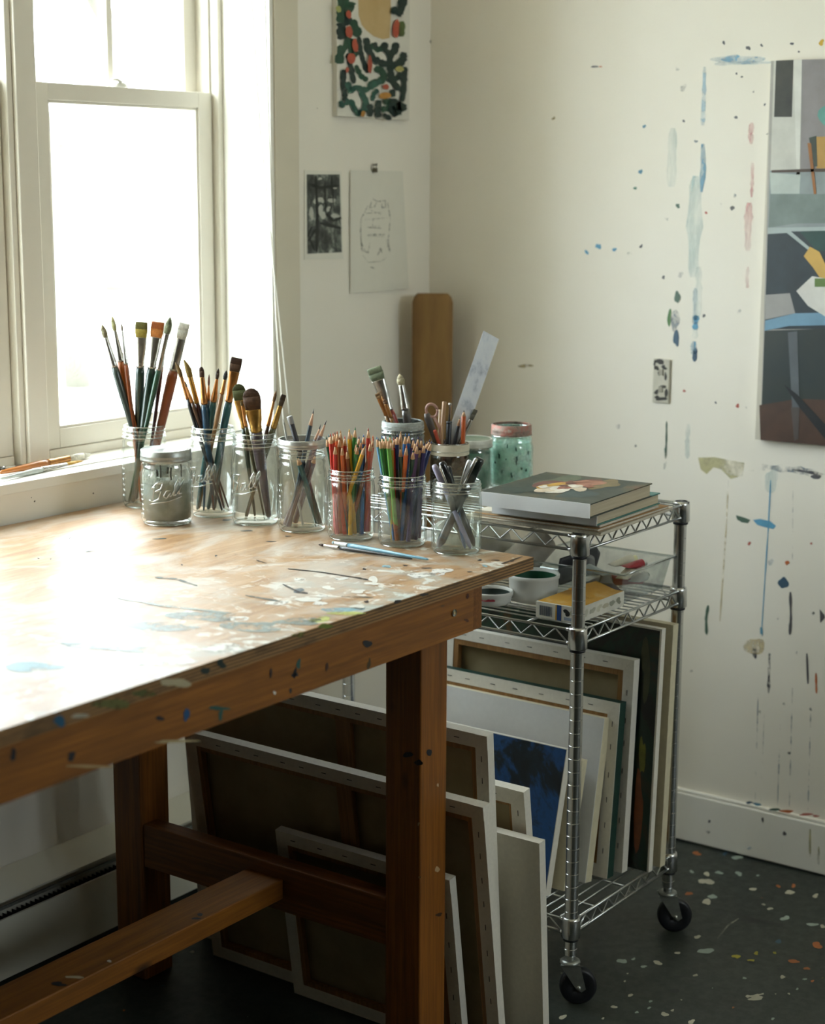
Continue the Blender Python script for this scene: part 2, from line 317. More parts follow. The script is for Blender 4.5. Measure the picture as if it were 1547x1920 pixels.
mb = MB(); mb.box((X0-.1, Y0, 0), (X0, WALLY, ZC), m_wall2); mb.build('wall_left', kind='structure')
# wall behind the camera with a pair of windows that also let daylight in
mb = MB(); rx0, rx1, rz0, rz1 = 2.05, 3.25, 1.72, 2.42
mb.box((X0, Y0-.1, 0), (rx0, Y0, ZC), m_wall2); mb.box((rx1, Y0-.1, 0), (WALLX, Y0, ZC), m_wall2); mb.box((rx0, Y0-.1, 0), (rx1, Y0, rz0), m_wall2); mb.box((rx0, Y0-.1, rz1), (rx1, Y0, ZC), m_wall2)
mb.build('wall_front', kind='structure')
root = empty('window_4', (rx0, Y0-.08, rz0)); root['kind'] = 'structure'; f = MB()
for a, b in (((rx0, rz0), (rx0+.05, rz1)), ((rx1-.05, rz0), (rx1, rz1)), ((rx0+.05, rz0), (rx1-.05, rz0+.05)), ((rx0+.05, rz1-.05), (rx1-.05, rz1)), ((2.62, rz0+.05), (2.68, rz1-.05))): f.box((a[0], Y0-.08, a[1]), (b[0], Y0-.04, b[1]), m_sash)
f.build('window_frame', root); g = MB(); g.box((rx0+.05, Y0-.062, rz0+.05), (rx1-.05, Y0-.058, rz1-.05), m_pane); g.build('pane', root)
mb = MB(); mb.box((X0-.1, Y0-.1, ZC), (WALLX+.1, 2.80, ZC+.1), m_ceil); mb.build('ceiling', kind='structure')
# baseboard
mb = MB(); mb.sweep([((WALLX-.008, Y0+.01, .066), 1, 1)], m_trim, cap=False) if False else None
mb.box((WALLX-.015, Y0, 0.004), (WALLX-.0002, WALLY-.001, .122), m_trim); mb.box((WALLX-.011, Y0, .122), (WALLX-.0002, WALLY-.001, .130), m_trim)
B1 = tr_(.0158)
mb2 = mb
for x, y, ax, ay, m in [(1405, 1505, 6, 2.5, m_nv), (1420, 1508, 8, 2.5, m_db), (1453, 1518, 9, 3, m_dg), (1475, 1521, 12, 3, m_or), (1512, 1527, 12, 2.5, m_dr), (1530, 1530, 6, 2, m_dr), (1430, 1537, 2, 4, m_dk), (1471, 1563, 3, 4, m_dk), (1330, 1540, 2, 3, s_dk), (1328, 1560, 3, 3, s_dk), (1405, 1590, 4, 3, s_bl), (1535, 1605, 2, 20, s_ol), (1519, 1580, 2, 30, s_ol)]:
    add_blob(mb, x, y, ax, ay, m, B1, .3, int(x))
mb.build('baseboard_right', kind='structure', bevel=.003)
# floor with splatters
mb = MB(); mb.box((X0-.1, Y0-.1, -.08), (WALLX+.1, 2.80, 0), m_floor)
def F1(px, py): P = onp(px, py, 2, .0006); return P
fm = [M('#b9b4a0', .5, name='cream_floor_paint'), M('#9aa79c', .5, name='grey_floor_paint'), M('#a8612f', .5, name='orange_floor_paint'), M('#a5992c', .5, name='yellow_floor_paint'), M('#39586f', .5, name='blue_floor_paint'), M('#15191a', .4, name='black_floor_paint')]
sp = [(920, 392, 18, 8, 0), (918, 432, 38, 13, 0), (866, 283, 22, 8, 2), (1165, 473, 16, 8, 0), (1360, 489, 22, 10, 0), (1496, 508, 16, 8, 0), (920, 539, 24, 12, 0), (825, 496, 18, 8, 2), (950, 512, 22, 10, 1), (1080, 305, 30, 8, 1), (1015, 285, 12, 6, 4), (870, 726, 16, 8, 0), (915, 800, 44, 11, 1), (765, 811, 14, 6, 0), (470, 854, 26, 10, 1), (660, 863, 22, 9, 0), (585, 883, 14, 6, 1), (531, 843, 10, 5, 1), (1076, 829, 20, 9, 3), (1182, 812, 12, 7, 3), (1280, 810, 10, 5, 3), (1155, 850, 18, 5, 3), (1380, 855, 30, 8, 2), (1505, 770, 26, 14, 2), (1300, 750, 18, 8, 4), (860, 929, 11, 6, 0), (1322, 938, 14, 7, 0), (485, 961, 6, 4, 0), (1120, 944, 10, 5, 1), (515, 1035, 14, 6, 0), (622, 1067, 10, 5, 1), (428, 1097, 18, 6, 0), (697, 1136, 18, 10, 0), (838, 1176, 18, 9, 0), (156, 1151, 20, 9, 0), (738, 1115, 9, 5, 0), (549, 1125, 8, 6, 1), (1180, 1050, 46, 9, 0), (1270, 1160, 10, 5, 1), (1480, 660, 26, 8, 1), (1335, 627, 22, 10, 1), (1255, 576, 14, 6, 0), (1400, 1002, 8, 4, 1), (1356, 1027, 6, 4, 0), (780, 936, 36, 5, 5), (750, 1012, 24, 12, 5), (1150, 640, 60, 8, 5), (980, 595, 24, 8, 5), (855, 1046, 10, 5, 5), (1380, 1055, 9, 5, 5), (1430, 1058, 9, 5, 5), (1305, 897, 9, 5, 5), (1160, 860, 18, 6, 5), (370, 1158, 8, 4, 0), (840, 380, 12, 6, 1), (985, 385, 18, 7, 1), (1090, 390, 18, 9, 1), (1300, 457, 10, 7, 2), (1380, 455, 10, 9, 2), (1450, 893, 14, 7, 2), (1440, 950, 10, 5, 1), (1480, 960, 9, 5, 2), (1535, 670, 14, 7, 0), (1060, 1100, 6, 4, 2), (500, 920, 5, 3, 0)]
for i, (x, y, ax, ay, k) in enumerate(sp):
    add_blob(mb, 1000+x*.3536, 1500+y*.3536, ax*.36, ay*.42, fm[k], F1, .35, i, 14)
add_ribbon(mb, [(1085+260, 1500+260), (1365, 1735), (1385, 1722)], 3, smear('#a09e90', .35, .6, 40), F1); add_ribbon(mb, [(1370, 1708), (1420, 1725), (1470, 1735)], 4, fm[5], F1); add_ribbon(mb, [(1398, 1868), (1412, 1868), (1432, 1863)], 4, fm[0], F1, .5)
rnd = random.Random(4)
for i in range(150):
    x, y = rnd.uniform(1.0, 3.45), rnd.uniform(-.4, 2.3); r = rnd.choice([.0015, .002, .003, .005])
    mb.poly([(x+a, y+b, .0008) for a, b in blob(10, .35, i, r, r*rnd.uniform(.6, 1.2))], fm[rnd.choice([0, 0, 1, 1, 2, 3, 4, 5])])
mb.build('floor', kind='structure')

# baseboard heater under the window
root = tag(empty('baseboard_heater', (1.2, 2.44, 0)), 'long painted metal baseboard heater on the wall under the table', 'heater')
mh = M('#cfccbd', .4, var=.05, scale=5, name='heater_enamel'); hx0, hx1 = .3, 3.0
mb = MB(); mb.box((hx0, 2.444, .028), (hx1, 2.449, .150), mh); mb.box((hx0, 2.500, .02), (hx1, 2.5065, .222), mh)
mb.add([(hx0, 2.444, .190), (hx1, 2.444, .190), (hx1, 2.505, .225), (hx0, 2.505, .225), (hx0, 2.444, .186), (hx1, 2.444, .186), (hx1, 2.505, .219), (hx0, 2.505, .219)], [(0, 1, 2, 3), (7, 6, 5, 4), (0, 4, 5, 1), (3, 2, 6, 7), (0, 3, 7, 4), (1, 5, 6, 2)], mh)
for x in (hx0, hx1-.004): mb.box((x, 2.444, .02), (x+.004, 2.505, .222), mh)
mb.build('cover', root); mb = MB(); mb.box((hx0+.01, 2.452, .166), (hx1-.01, 2.456, .172), m_zinc); mb.build('damper_vane', root)
mb = MB(); mb.tube([(hx0+.01, 2.478, .10), (hx1-.01, 2.478, .10)], .011, M('#7b4a2a', .5, .6))
x = hx0+.02
while x < hx1-.02: mb.box((x, 2.458, .06), (x+.0008, 2.498, .135), m_black); x += .012
mb.build('fin_tube', root); 

# outdoors: pale ground and bare trees seen through the panes
mb = MB(); mb.box((-12, 2.85, -.7), (45, 50, -.6), blotchy('pale_winter_ground', [(.3, '#a9aa9c'), (.7, '#dcddd6')], .8, .9)); mb.build('ground', kind='structure')
mbk = M('#67635a', .9, name='bare_bark')
def tree(x, y, h, seed, label):
    rnd = random.Random(seed); root = tag(empty('bare_tree', (x, y, -.6)), label, 'tree', 'bare trees outside the window'); mb = MB(); br = MB()
    def grow(p, d, L, r, lv, tgt):
        pts = [(p, r, r)]; q = p.copy(); dd = d.copy()
        for k in range(4):
            dd = (dd+Vector((rnd.uniform(-.14, .14), rnd.uniform(-.14, .14), rnd.uniform(-.02, .1)))).normalized(); q = q+dd*L/4; pts.append((q.copy(), r*(1-.13*(k+1)), r*(1-.13*(k+1))))
        tgt.sweep(pts, mbk, n=7)
        if lv:
            for k in range(5):
                b = pts[2+k % 3][0]; a = rnd.uniform(0, 6.28); nd = (dd+Vector((math.cos(a), math.sin(a), rnd.uniform(0, .5)))*.75).normalized(); grow(b.copy(), nd, L*.62, r*.5, lv-1, br)
    grow(Vector((x, y, -.6)), Vector((0, 0, 1)), h*.5, h*.018, 3, mb)
    mb.build('trunk', root); br.build('branches', root)
tree(12.5, 13.4, 9, 3, 'pale blurred bare tree seen through the left half of the panes')
tree(24, 24.6, 14, 5, 'faint bare tree seen far off through the middle of the panes')
tree(17.5, 16.9, 10, 9, 'faint bare tree seen through the right edge of the panes')
tree(9.5, 18.5, 11, 12, 'faint bare tree behind the window mullion at left')
# ================================================================== WORK TABLE
TZ = .905
wx = wood('fir_along_x', '#a0641e', '#744613', 0, .5); wy = wood('fir_along_y', '#8f571c', '#683e12', 1, .55); wz = wood('fir_post', '#985c1c', '#6f4210', 2, .5)
t = NT('worn_plywood_top')
g = t.noise(t.coord((3, 22, 3)), 1.5, 6, .65, .8); sc = t.noise(t.coord((6, 30, 6)), 3, 5, .7, 1.5); dabs = t.noise(t.coord((1.2, 1, 1)), 26, 5, .62, .8); area = t.noise(t.coord(), 2.2, 2); big = t.noise(t.coord((1, 1.6, 1)), 4.5, 5, .6, 1.0)
c = t.ramp(g, [(.3, S('#95704b')), (.5, S('#ab8760')), (.72, S('#bd9c78'))])
c = t.mix(t.ramp(sc, [(.60, 0.), (.68, .6)]), c, S('#6d4f36'))
c = t.mix(t.ramp(big, [(.46, 0.), (.62, .6)]), c, S('#c2beb4'))
sep = t.node('ShaderNodeSeparateXYZ', i0=t.node('ShaderNodeTexCoord').outputs['Object'])
fr = t.node('ShaderNodeMapRange', i0=sep.outputs[1], i1=2.02-1.545, i2=1.60-1.545).outputs[0]
dm = t.node('ShaderNodeMath', _operation='MULTIPLY', i0=t.ramp(dabs, [(.55, 0.), (.62, .9)]), i1=fr).outputs[0]; c = t.mix(dm, c, S('#dedcd2'))
bl = t.noise(t.coord((2.2, 1, 1)), 6, 4, .6, .5); bm = t.node('ShaderNodeMath', _operation='MULTIPLY', i0=t.ramp(bl, [(.52, 0.), (.70, .6)]), i1=fr).outputs[0]; c = t.mix(bm, c, S('#a9bcb9'))
t.link(c, t.b.inputs['Base Color']); t.link(t.ramp(big, [(.3, .36), (.7, .5)]), t.b.inputs['Roughness']); t.bump(sc, .12, .001)
t.b.inputs['Specular IOR Level'].default_value = .45; t.b.inputs['Coat Weight'].default_value = .15; t.b.inputs['Coat Roughness'].default_value = .34; m_top = t.m
t = NT('plywood_edge'); s3 = t.node('ShaderNodeSeparateXYZ', i0=t.node('ShaderNodeTexCoord').outputs['Object']); wv = t.node('ShaderNodeTexWave', Vector=t.coord((.2, .2, 1)), Scale=62, Distortion=1.2); wv.bands_direction = 'Z'
c = t.ramp(wv.outputs[1], [(.2, S('#5f4426')), (.6, S('#9d7646'))]); n = t.noise(t.coord((3, 3, 12)), 4, 5); c = t.mix(t.ramp(n, [(.5, 0.), (.66, .7)]), c, S('#3d2f1c')); t.link(c, t.b.inputs['Base Color']); t.b.inputs['Roughness'].default_value = .6; m_ply = t.m
TX0, TX1, TY0, TY1 = .35, 2.504, 1.545, 2.500
root = tag(empty('work_table', (1.4, 1.545, 0)), 'large paint-stained wooden work table with plywood top and fir legs', 'table')
LOC[root.name] = Vector((1.4, 1.545, 0))
mb = MB()
mb.add([(TX0, TY0, TZ-.022), (TX1, TY0, TZ-.022), (TX1, TY1, TZ-.022), (TX0, TY1, TZ-.022), (TX0, TY0, TZ), (TX1, TY0, TZ), (TX1, TY1, TZ), (TX0, TY1, TZ)], [(0, 1, 5, 4), (1, 2, 6, 5), (2, 3, 7, 6), (3, 0, 4, 7), (3, 2, 1, 0)], m_ply)
mb.add([(TX0, TY0, TZ), (TX1, TY0, TZ), (TX1, TY1, TZ), (TX0, TY1, TZ)], [(0, 1, 2, 3)], m_top)
def T1(px, py): return onp(px, py, 2, TZ+.0005)
def T2(px, py): return onp(px, py, 2, TZ+.0009)
tw_ = M('#dcd9cf', .35, name='white_dab'); tg = smear('#8fa09c', .35, .55, 30, amax=.7, rough=.35); tyl = smear('#c5cc74', .3, .5, 24, amax=.85, rough=.35); tbl = smear('#8fb8c4', .35, .55, 24, amax=.8, rough=.35); tdk = M('#3b3733', .4, name='dark_mark'); tgr = smear('#4f5a55', .35, .5, 60, amax=.85)
sT = smear('#e2e0d8', .35, .5, 60, amax=.9, rough=.35)
for i, (x, y, ax, ay, m) in enumerate([(700, 1086, 10, 5, tw_), (696, 1094, 12, 3, tw_), (615, 1102, 11, 3.5, tw_), (578, 1124, 20, 5, tw_), (600, 1131, 12, 4, sT), (672, 1109, 14, 3, tw_), (670, 1138, 16, 4, tw_), (562, 1086, 9, 3, sT), (603, 1117, 10, 3, sT), (790, 1078, 26, 5, sT), (825, 1072, 22, 6, sT), (640, 1085, 12, 3, sT), (520, 1130, 22, 4, sT), (440, 1160, 26, 5, sT), (725, 1062, 8, 3, tbl), (909, 1061, 5, 2, tbl), (640, 1143, 34, 5, tbl), (600, 1162, 20, 5, tyl), (650, 1150, 30, 4, tyl), (560, 1165, 50, 6, tg), (470, 1175, 60, 9, tg), (380, 1155, 60, 10, tg), (300, 1175, 70, 9, tg), (190, 1210, 80, 8, tg), (420, 1215, 40, 8, sT), (300, 1240, 60, 8, sT), (60, 1250, 60, 8, tbl), (687, 1128, 5, 2, tdk), (683, 1067, 3, 2, tdk), (560, 1107, 10, 4, M('#6b7377', .4)), (405, 1042, 2.5, 1.5, tdk), (341, 1059, 2, 1, tdk), (72, 1047, 2, 1, tdk), (95, 1048, 1.5, 1, tdk), (131, 1009, 1.8, 1, tdk), (147, 1066, 2, 1, tdk), (463, 995, 9, 1.5, tdk), (455, 985, 4, 1, tdk), (425, 975, 10, 1.4, tdk), (508, 1015, 8, 1.2, tdk), (300, 1010, 12, 1, tgr), (540, 1005, 5, 1, tdk), (900, 1050, 5, 1.2, tdk), (930, 1050, 7, 1, tdk), (960, 1052, 4, 1, tdk), (800, 1065, 9, 1, tdk), (760, 1060, 5, 1, tdk), (880, 1072, 4, 1, tdk)]):
    add_blob(mb, x, y, ax, ay, m, T1, .35, i, 16)
for i, (pts, w_, m) in enumerate([([(540, 1066), (600, 1072), (670, 1083)], 1.6, tdk), ([(290, 1082), (330, 1085), (370, 1098)], 2.5, tgr), ([(220, 1120), (300, 1135), (420, 1148)], 3, tg), ([(460, 1116), (530, 1128)], 2.5, tgr), ([(85, 1200), (180, 1213), (270, 1222)], 4, tg), ([(530, 1095), (560, 1110), (577, 1112)], 2, tdk), ([(160, 1034), (186, 1031)], 1.3, tgr), ([(665, 1082), (690, 1087)], 3, tdk), ([(480, 1050), (500, 1056)], 1.2, tdk), ([(700, 1120), (640, 1118)], 2, tgr), ([(980, 1043), (940, 1057)], 1.5, tdk)]):
    add_ribbon(mb, pts, w_, m, T2, .5, i)
# marks on the plywood edge
def E1(px, py): return onp(px, py, 1, TY0-.0005)
for i, (x, y, ax, ay, m) in enumerate([(112, 1352, 12, 9, M('#1f5878', .45)), (330, 1280, 26, 9, M('#b5aa8a', .5)), (415, 1245, 8, 8, M('#25352d', .5)), (385, 1258, 7, 8, M('#20302c', .5)), (610, 1174, 12, 5, M('#6f7f2e', .5)), (560, 1190, 14, 4, smear('#7d7a3c', .3, .5)), (210, 1320, 40, 8, smear('#6a6a38', .3, .5, 30)), (150, 1342, 14, 5, M('#a9a290', .5)), (270, 1300, 20, 7, smear('#5c6030', .3, .5, 30)), (795, 1115, 8, 3, tdk), (745, 1128, 7, 3, tdk)]): add_blob(mb, x, y, ax, ay, m, E1, .35, i, 14)
mb.build('tabletop', root)
mb = MB(); mb.box((TX0+.05, 1.555, .8065), (2.331, 1.593, TZ-.0225), wx)
def A1(px, py): return onp(px, py, 1, 1.555-.0006)
mk_b = M('#1d4e7c', .45); mk_d = M('#20242a', .5); mk_t = M('#2c5a52', .5)
for i, (x, y, ax, ay, m) in enumerate([(350, 1340, 6, 11, mk_b), (300, 1347, 8, 4, mk_d), (410, 1328, 18, 4, mk_t), (414, 1340, 4, 10, mk_t), (553, 1262, 3, 9, mk_d), (560, 1245, 4, 9, mk_t), (553, 1265, 5, 5, mk_d), (25, 1415, 6, 10, mk_d), (134, 1418, 8, 8, mk_d), (689, 1207, 7, 8, mk_d), (692, 1245, 3, 10, M('#4b3c22', .5)), (613, 1250, 2.5, 9, M('#4b3020', .5)), (877, 1118, 3, 4, M('#4a2012', .5)), (875, 1163, 4, 3, M('#5b3018', .5)), (508, 1262, 2, 10, mk_d), (545, 1295, 2, 6, mk_d), (515, 1299, 3, 3, tw_), (830, 1136, 3, 2.5, M('#6b4a28', .5)), (790, 1136, 4, 2, M('#5a3b20', .5)), (170, 1437, 40, 3, M('#b09668', .55)), (330, 1390, 40, 3, smear('#b8a67c', .3, .5, 40))]):
    add_blob(mb, x, y, ax, ay, m, A1, .35, i+30, 14)
P = A1(851, 1149)
mb.lathe([(0, 0), (.0022, 0), (.0055, -.0), (.0062, .0006), (.0062, .002)], P, m_zinc, 18, ax=Matrix.Rotation(PI/2, 3, 'X').to_3x3()); mb.lathe([(0, 0), (.003, 0), (.003, .001)], P+Vector((0, -.0012, 0)), M('#c9b58a', .5), 12, ax=Matrix.Rotation(PI/2, 3, 'X').to_3x3())
mb.build('apron', root, bevel=.0015)
mb = MB(); mb.box((2.3315, 1.556, .8065), (2.358, 2.46, TZ-.0225), wy); mb.build('apron', root, bevel=.0015)
mb = MB(); mb.box((TX0+.05, 2.42, .8065), (2.331, 2.458, TZ-.0225), wx); mb.build('apron', root, bevel=.0015)
for x in (2.236, .50):
    for y in (1.595, 2.26):
        mb = MB(); mb.box((x, y, 0), (x+.077, y+.075, TZ-.0225), wz)
        if x > 2 and y < 2:
            def G1(px, py): return onp(px, py, 1, y-.0006)
            def G0(px, py): return onp(px, py, 0, x-.0006)
            for i, (a, b, ax, ay, m, T) in enumerate([(805, 1411, 4, 8, mk_d, G1), (820, 1630, 4, 6, M('#c4a57c', .5), G1), (823, 1715, 7, 3, M('#3a2412', .5), G1), (821, 1472, 2, 3, M('#c9b08c', .5), G1), (765, 1415, 8, 6, mk_d, G0), (785, 1430, 7, 6, mk_d, G0), (787, 1645, 3, 2, M('#b99a70', .5), G0), (785, 1545, 2, 3, M('#b99a70', .5), G0)]): add_blob(mb, a, b, ax, ay, m, T, .35, i+3, 12)
        mb.build('leg', root, bevel=.003)
    mb = MB(); mb.box((x+.004, 1.6705, .238), (x+.042, 2.2595, .326), wy); mb.build('cross_stretcher', root, bevel=.002)
mb = MB(); mb.box((.545, 1.905, .264), (2.2398, 1.992, .302), wx)
def H1(px, py): return onp(px, py, 2, .3026)
for i, (x, y, ax, ay, m) in enumerate([(205, 1802, 5, 2, tw_), (140, 1832, 16, 3, M('#cbbd9a', .5)), (110, 1845, 14, 4, mk_d), (375, 1715, 4, 4, mk_d), (368, 1722, 8, 2, mk_d)]): add_blob(mb, x, y, ax, ay, m, H1, .35, i, 12)
mb.build('long_stretcher', root, bevel=.002)

# ================================================================== CANVASES
def canvas(xb, y0, zb, xt, zt, W, th=.02, face='back', yaw=0, label='', brace=True, side=None, paint=None, bar=.036, group=None, wrap=.026, cloth=None, tilt=0):
    ang = math.atan2(xt-xb, zt-zb); H = math.hypot(xt-xb, zt-zb); cl = cloth or m_cloth
    root = empty('stretched_canvas', (xb, y0, zb+max(0, th*math.sin(ang))+.0008)); root.rotation_mode = 'XYZ'
    root.rotation_euler = (tilt, ang, yaw); LOC[root.name] = Vector(root.location)
    sd = side or cl
    def B(mb, x0, y0, z0, x1, y1, z1, m): mb.box((x0, y0, z0), (x1, y1, z1), m)
    c = MB(); e = .0012
    if face == 'back':     # back at x=0, painted front at x=th
        B(c, th-e, 0, 0, th, W, H, cl if side is None else side)
        B(c, e, 0, 0, th-e, e, H, sd); B(c, e, W-e, 0, th-e, W, H, sd); B(c, e, e, 0, th-e, W-e, e, sd); B(c, e, e, H-e, th-e, W-e, H, sd)
        for q in ((0, 0, 0, e, wrap, H), (0, W-wrap, 0, e, W, H), (0, wrap, 0, e, W-wrap, wrap), (0, wrap, H-wrap, e, W-wrap, H)): B(c, *q, cl)
        rnd = random.Random(int(W*1000)); y = .06
        while y < W-.04: c.box((-.0006, y, H-wrap*.55), (0, y+.011, H-wrap*.55+.0012), m_staple); y += rnd.uniform(.045, .07)
        y = .05
        while y < H-.04: c.box((-.0006, wrap*.5, y), (0, wrap*.5+.0012, y+.011), m_staple); y += rnd.uniform(.04, .06)
        c.box((-.0008, 0, H-wrap), (0, wrap, H), cl, None)
        # folded corner
        c.add([(-.0012, .001, H-.001), (-.0012, wrap*.95, H-wrap*.95), (-.0002, wrap*1.0, H-wrap*1.35), (-.0002, wrap*.3, H-.001)], [(0, 1, 2, 3)], cl)
        c.build('canvas_cloth', root, local=True)
        f = MB(); i0, i1 = e+.0002, th-e-.0004
        B(f, i0, e, e, i1-.004, bar, H-e, m_bar); B(f, i0, W-bar, e, i1-.004, W-e, H-e, m_bar); B(f, i0, bar, e, i1-.004, W-bar, bar, m_bar); B(f, i0, bar, H-bar, i1-.004, W-bar, H-e, m_bar)
        f.build('stretcher_bars', root, local=True, bevel=.0008)
        if brace: f = MB(); B(f, i0+.002, W*.42, bar, i1-.005, W*.42+.035, H-bar, m_bar); f.build('centre_brace', root, local=True)
        f = MB(); B(f, th-e-.0008, e, e, th-e-.0002, W-e, H-e, m_linen); f.build('raw_back_of_cloth', root, local=True)
    else:
        B(c, 0, 0, 0, e, W, H, cl); B(c, e, 0, 0, th, e, H, sd); B(c, e, W-e, 0, th, W, H, sd); B(c, e, e, 0, th, W-e, e, sd); B(c, e, e, H-e, th, W-e, H, sd)
        for q in ((th-e, e, e, th, .02, H-e), (th-e, W-.02, e, th, W-e, H-e)): B(c, *q, cl)
        c.build('canvas_cloth', root, local=True)
        f = MB(); B(f, e, e, e, th-e, bar, H-e, m_bar); B(f, e, W-bar, e, th-e, W-e, H-e, m_bar); B(f, e, bar, H-bar, th-e, W-bar, H-e, m_bar); B(f, e, bar, e, th-e, W-bar, bar, m_bar); f.build('stretcher_bars', root, local=True)
    if paint: paint(root, W, H, th)
    tag(root, label, 'canvas', group); return root
gf, gc = 'canvases leaning under the work table', 'canvases standing on the bottom shelf of the cart'
canvas(2.400, 1.530, 0, 2.330, .496, .70, label='wide stretched canvas with cream back leaning behind the front table leg', brace=True, group=gf)
canvas(2.398-.028, 1.590, 0, 2.318, .352, .40, label='smallest canvas under the table, in front of the others, back showing', brace=False, group=gf, th=.018)
canvas(2.452, 1.571, 0, 2.402, .596, .74, label='tallest stretched canvas under the table with stapled back and brace', brace=True, group=gf)
canvas(2.497, 1.500, 0, 2.468, .393, .42, face='front', label='blank canvas at right under the table, plain front face showing', group=gf)
canvas(2.560, 1.551, 0, 2.495, .470, .40, label='small canvas with folded corner peeking over the blank canvas', brace=False, group=gf, wrap=.03)
m_bluep = blotchy('blue_dark_oil', [(.34, '#0b1519'), (.43, '#10222e'), (.49, '#1b4a80'), (.56, '#153a64'), (.60, '#22361f'), (.67, '#6a4a1c')], 7, .45, 5, dist=.6)
m_greenp = M('#163a30', .5, var=.3, scale=12, name='deep_green_edge')
m_dpaint = blotchy('dark_green_oil', [(.32, '#120f0b'), (.43, '#1d1f12'), (.5, '#13301f'), (.57, '#3a2c12'), (.66, '#7a5a1a')], 7, .4, 5, (1, 1, .7), dist=.8)
m_cream = M('#d5ccae', .75, var=.08, scale=60, name='cream_canvas_cloth')
def face_paint(mat, x=-.0006, inset=.001):
    def f(root, W, H, th): m = MB(); m.box((x-.0006, inset, inset), (x, W-inset, H-inset), mat); m.build('painted_face', root, local=True)
    return f
zb = .1765
canvas(2.695, 1.622, zb, 2.766, .458, .42, face='front', label='dark blue abstract painting at front of the lower cart shelf', paint=face_paint(m_bluep), group=gc)
canvas(2.738, 1.606, zb, 2.800, .430, .40, face='front', label='small cream canvas just behind the dark blue painting', cloth=m_cream, group=gc)
canvas(2.797, 1.592, zb, 2.858, .503, .45, face='front', th=.026, label='wide blank white canvas on the cart, front face showing', cloth=M('#dfe0de', .7, var=.03, scale=80, bump=.1), side=m_cream, group=gc)
canvas(2.846, 1.570, zb, 2.880, .535, .46, th=.026, label='canvas with stapled back and dark green painted edge on the cart', side=m_greenp, brace=False, group=gc, wrap=.026)
canvas(2.892, 1.561, zb, 2.919, .617, .46, th=.022, label='tall canvas with bright cream back and wooden bars on the cart', brace=False, group=gc, wrap=.024)
def dp(root, W, H, th):
    m = MB(); m.box((-.0014, .004, .001), (-.0004, W-.001, H-.004), m_dpaint)
    for i, (y, z, a, b, c) in enumerate([(.03, .12, .012, .07, '#7a4218'), (.028, .24, .007, .04, '#6e6d1e'), (.03, .42, .010, .06, '#4a4c30'), (.12, .06, .05, .05, '#5a2f14'), (.06, .30, .02, .1, '#10241c')]):
        m.poly([(-.0018, y+p, z+q) for p, q in blob(16, .35, i, a, b)][::-1], M(c, .5, var=.3))
    m.build('painted_face', root, local=True)
canvas(2.929, 1.520, zb, 2.953, .681, .48, face='front', label='dark green and orange painting near the back of the cart shelf', paint=dp, group=gc, th=.016)
canvas(2.965, 1.513, zb, 2.988, .683, .48, face='front', label='cream blank canvas rearmost on the cart beside the post', cloth=m_cream, group=gc, th=.022)

# ================================================================== WIRE CART
CX0, CX1, CY0, CY1 = 2.656, 3.057, 1.540, 2.078
root = tag(empty('wire_shelf_cart', (2.656, 1.540, 0)), 'chrome wire shelving cart on casters between table and wall', 'shelving cart')
def post(x, y):
    mb = MB(); z = .100; R0, R1_ = .0127, .0121
    mb.lathe([(R0, z), (R0, .112)], (x, y, 0), m_chrome, 32); z = .112
    while z < .916:
        zt = min(z+.0254, .918); mb.lathe([(R0, z), (R1_, z+.0005)], (x, y, 0), m_chrome, 32); mb.lathe([(R1_, z+.0005), (R1_, z+.0013)], (x, y, 0), m_chrome, 32); mb.lathe([(R1_, z+.0013), (R0, z+.0018)], (x, y, 0), m_chrome, 32); mb.lathe([(R0, z+.0018), (R0, zt)], (x, y, 0), m_chrome, 32); z = zt
    mb.lathe([(R0, .918), (.0105, .921), (0, .921)], (x, y, 0), m_chrome, 32); p = mb.build('post', root)
    mb = MB(); mb.lathe([(0, .9212), (.0120, .9212), (.0120, .9225), (.0100, .9235), (0, .9235)], (x, y, 0), m_black, 24); mb.build('end_cap', p)
for x in (CX0, CX1):
    for y in (CY0, CY1): post(x, y)
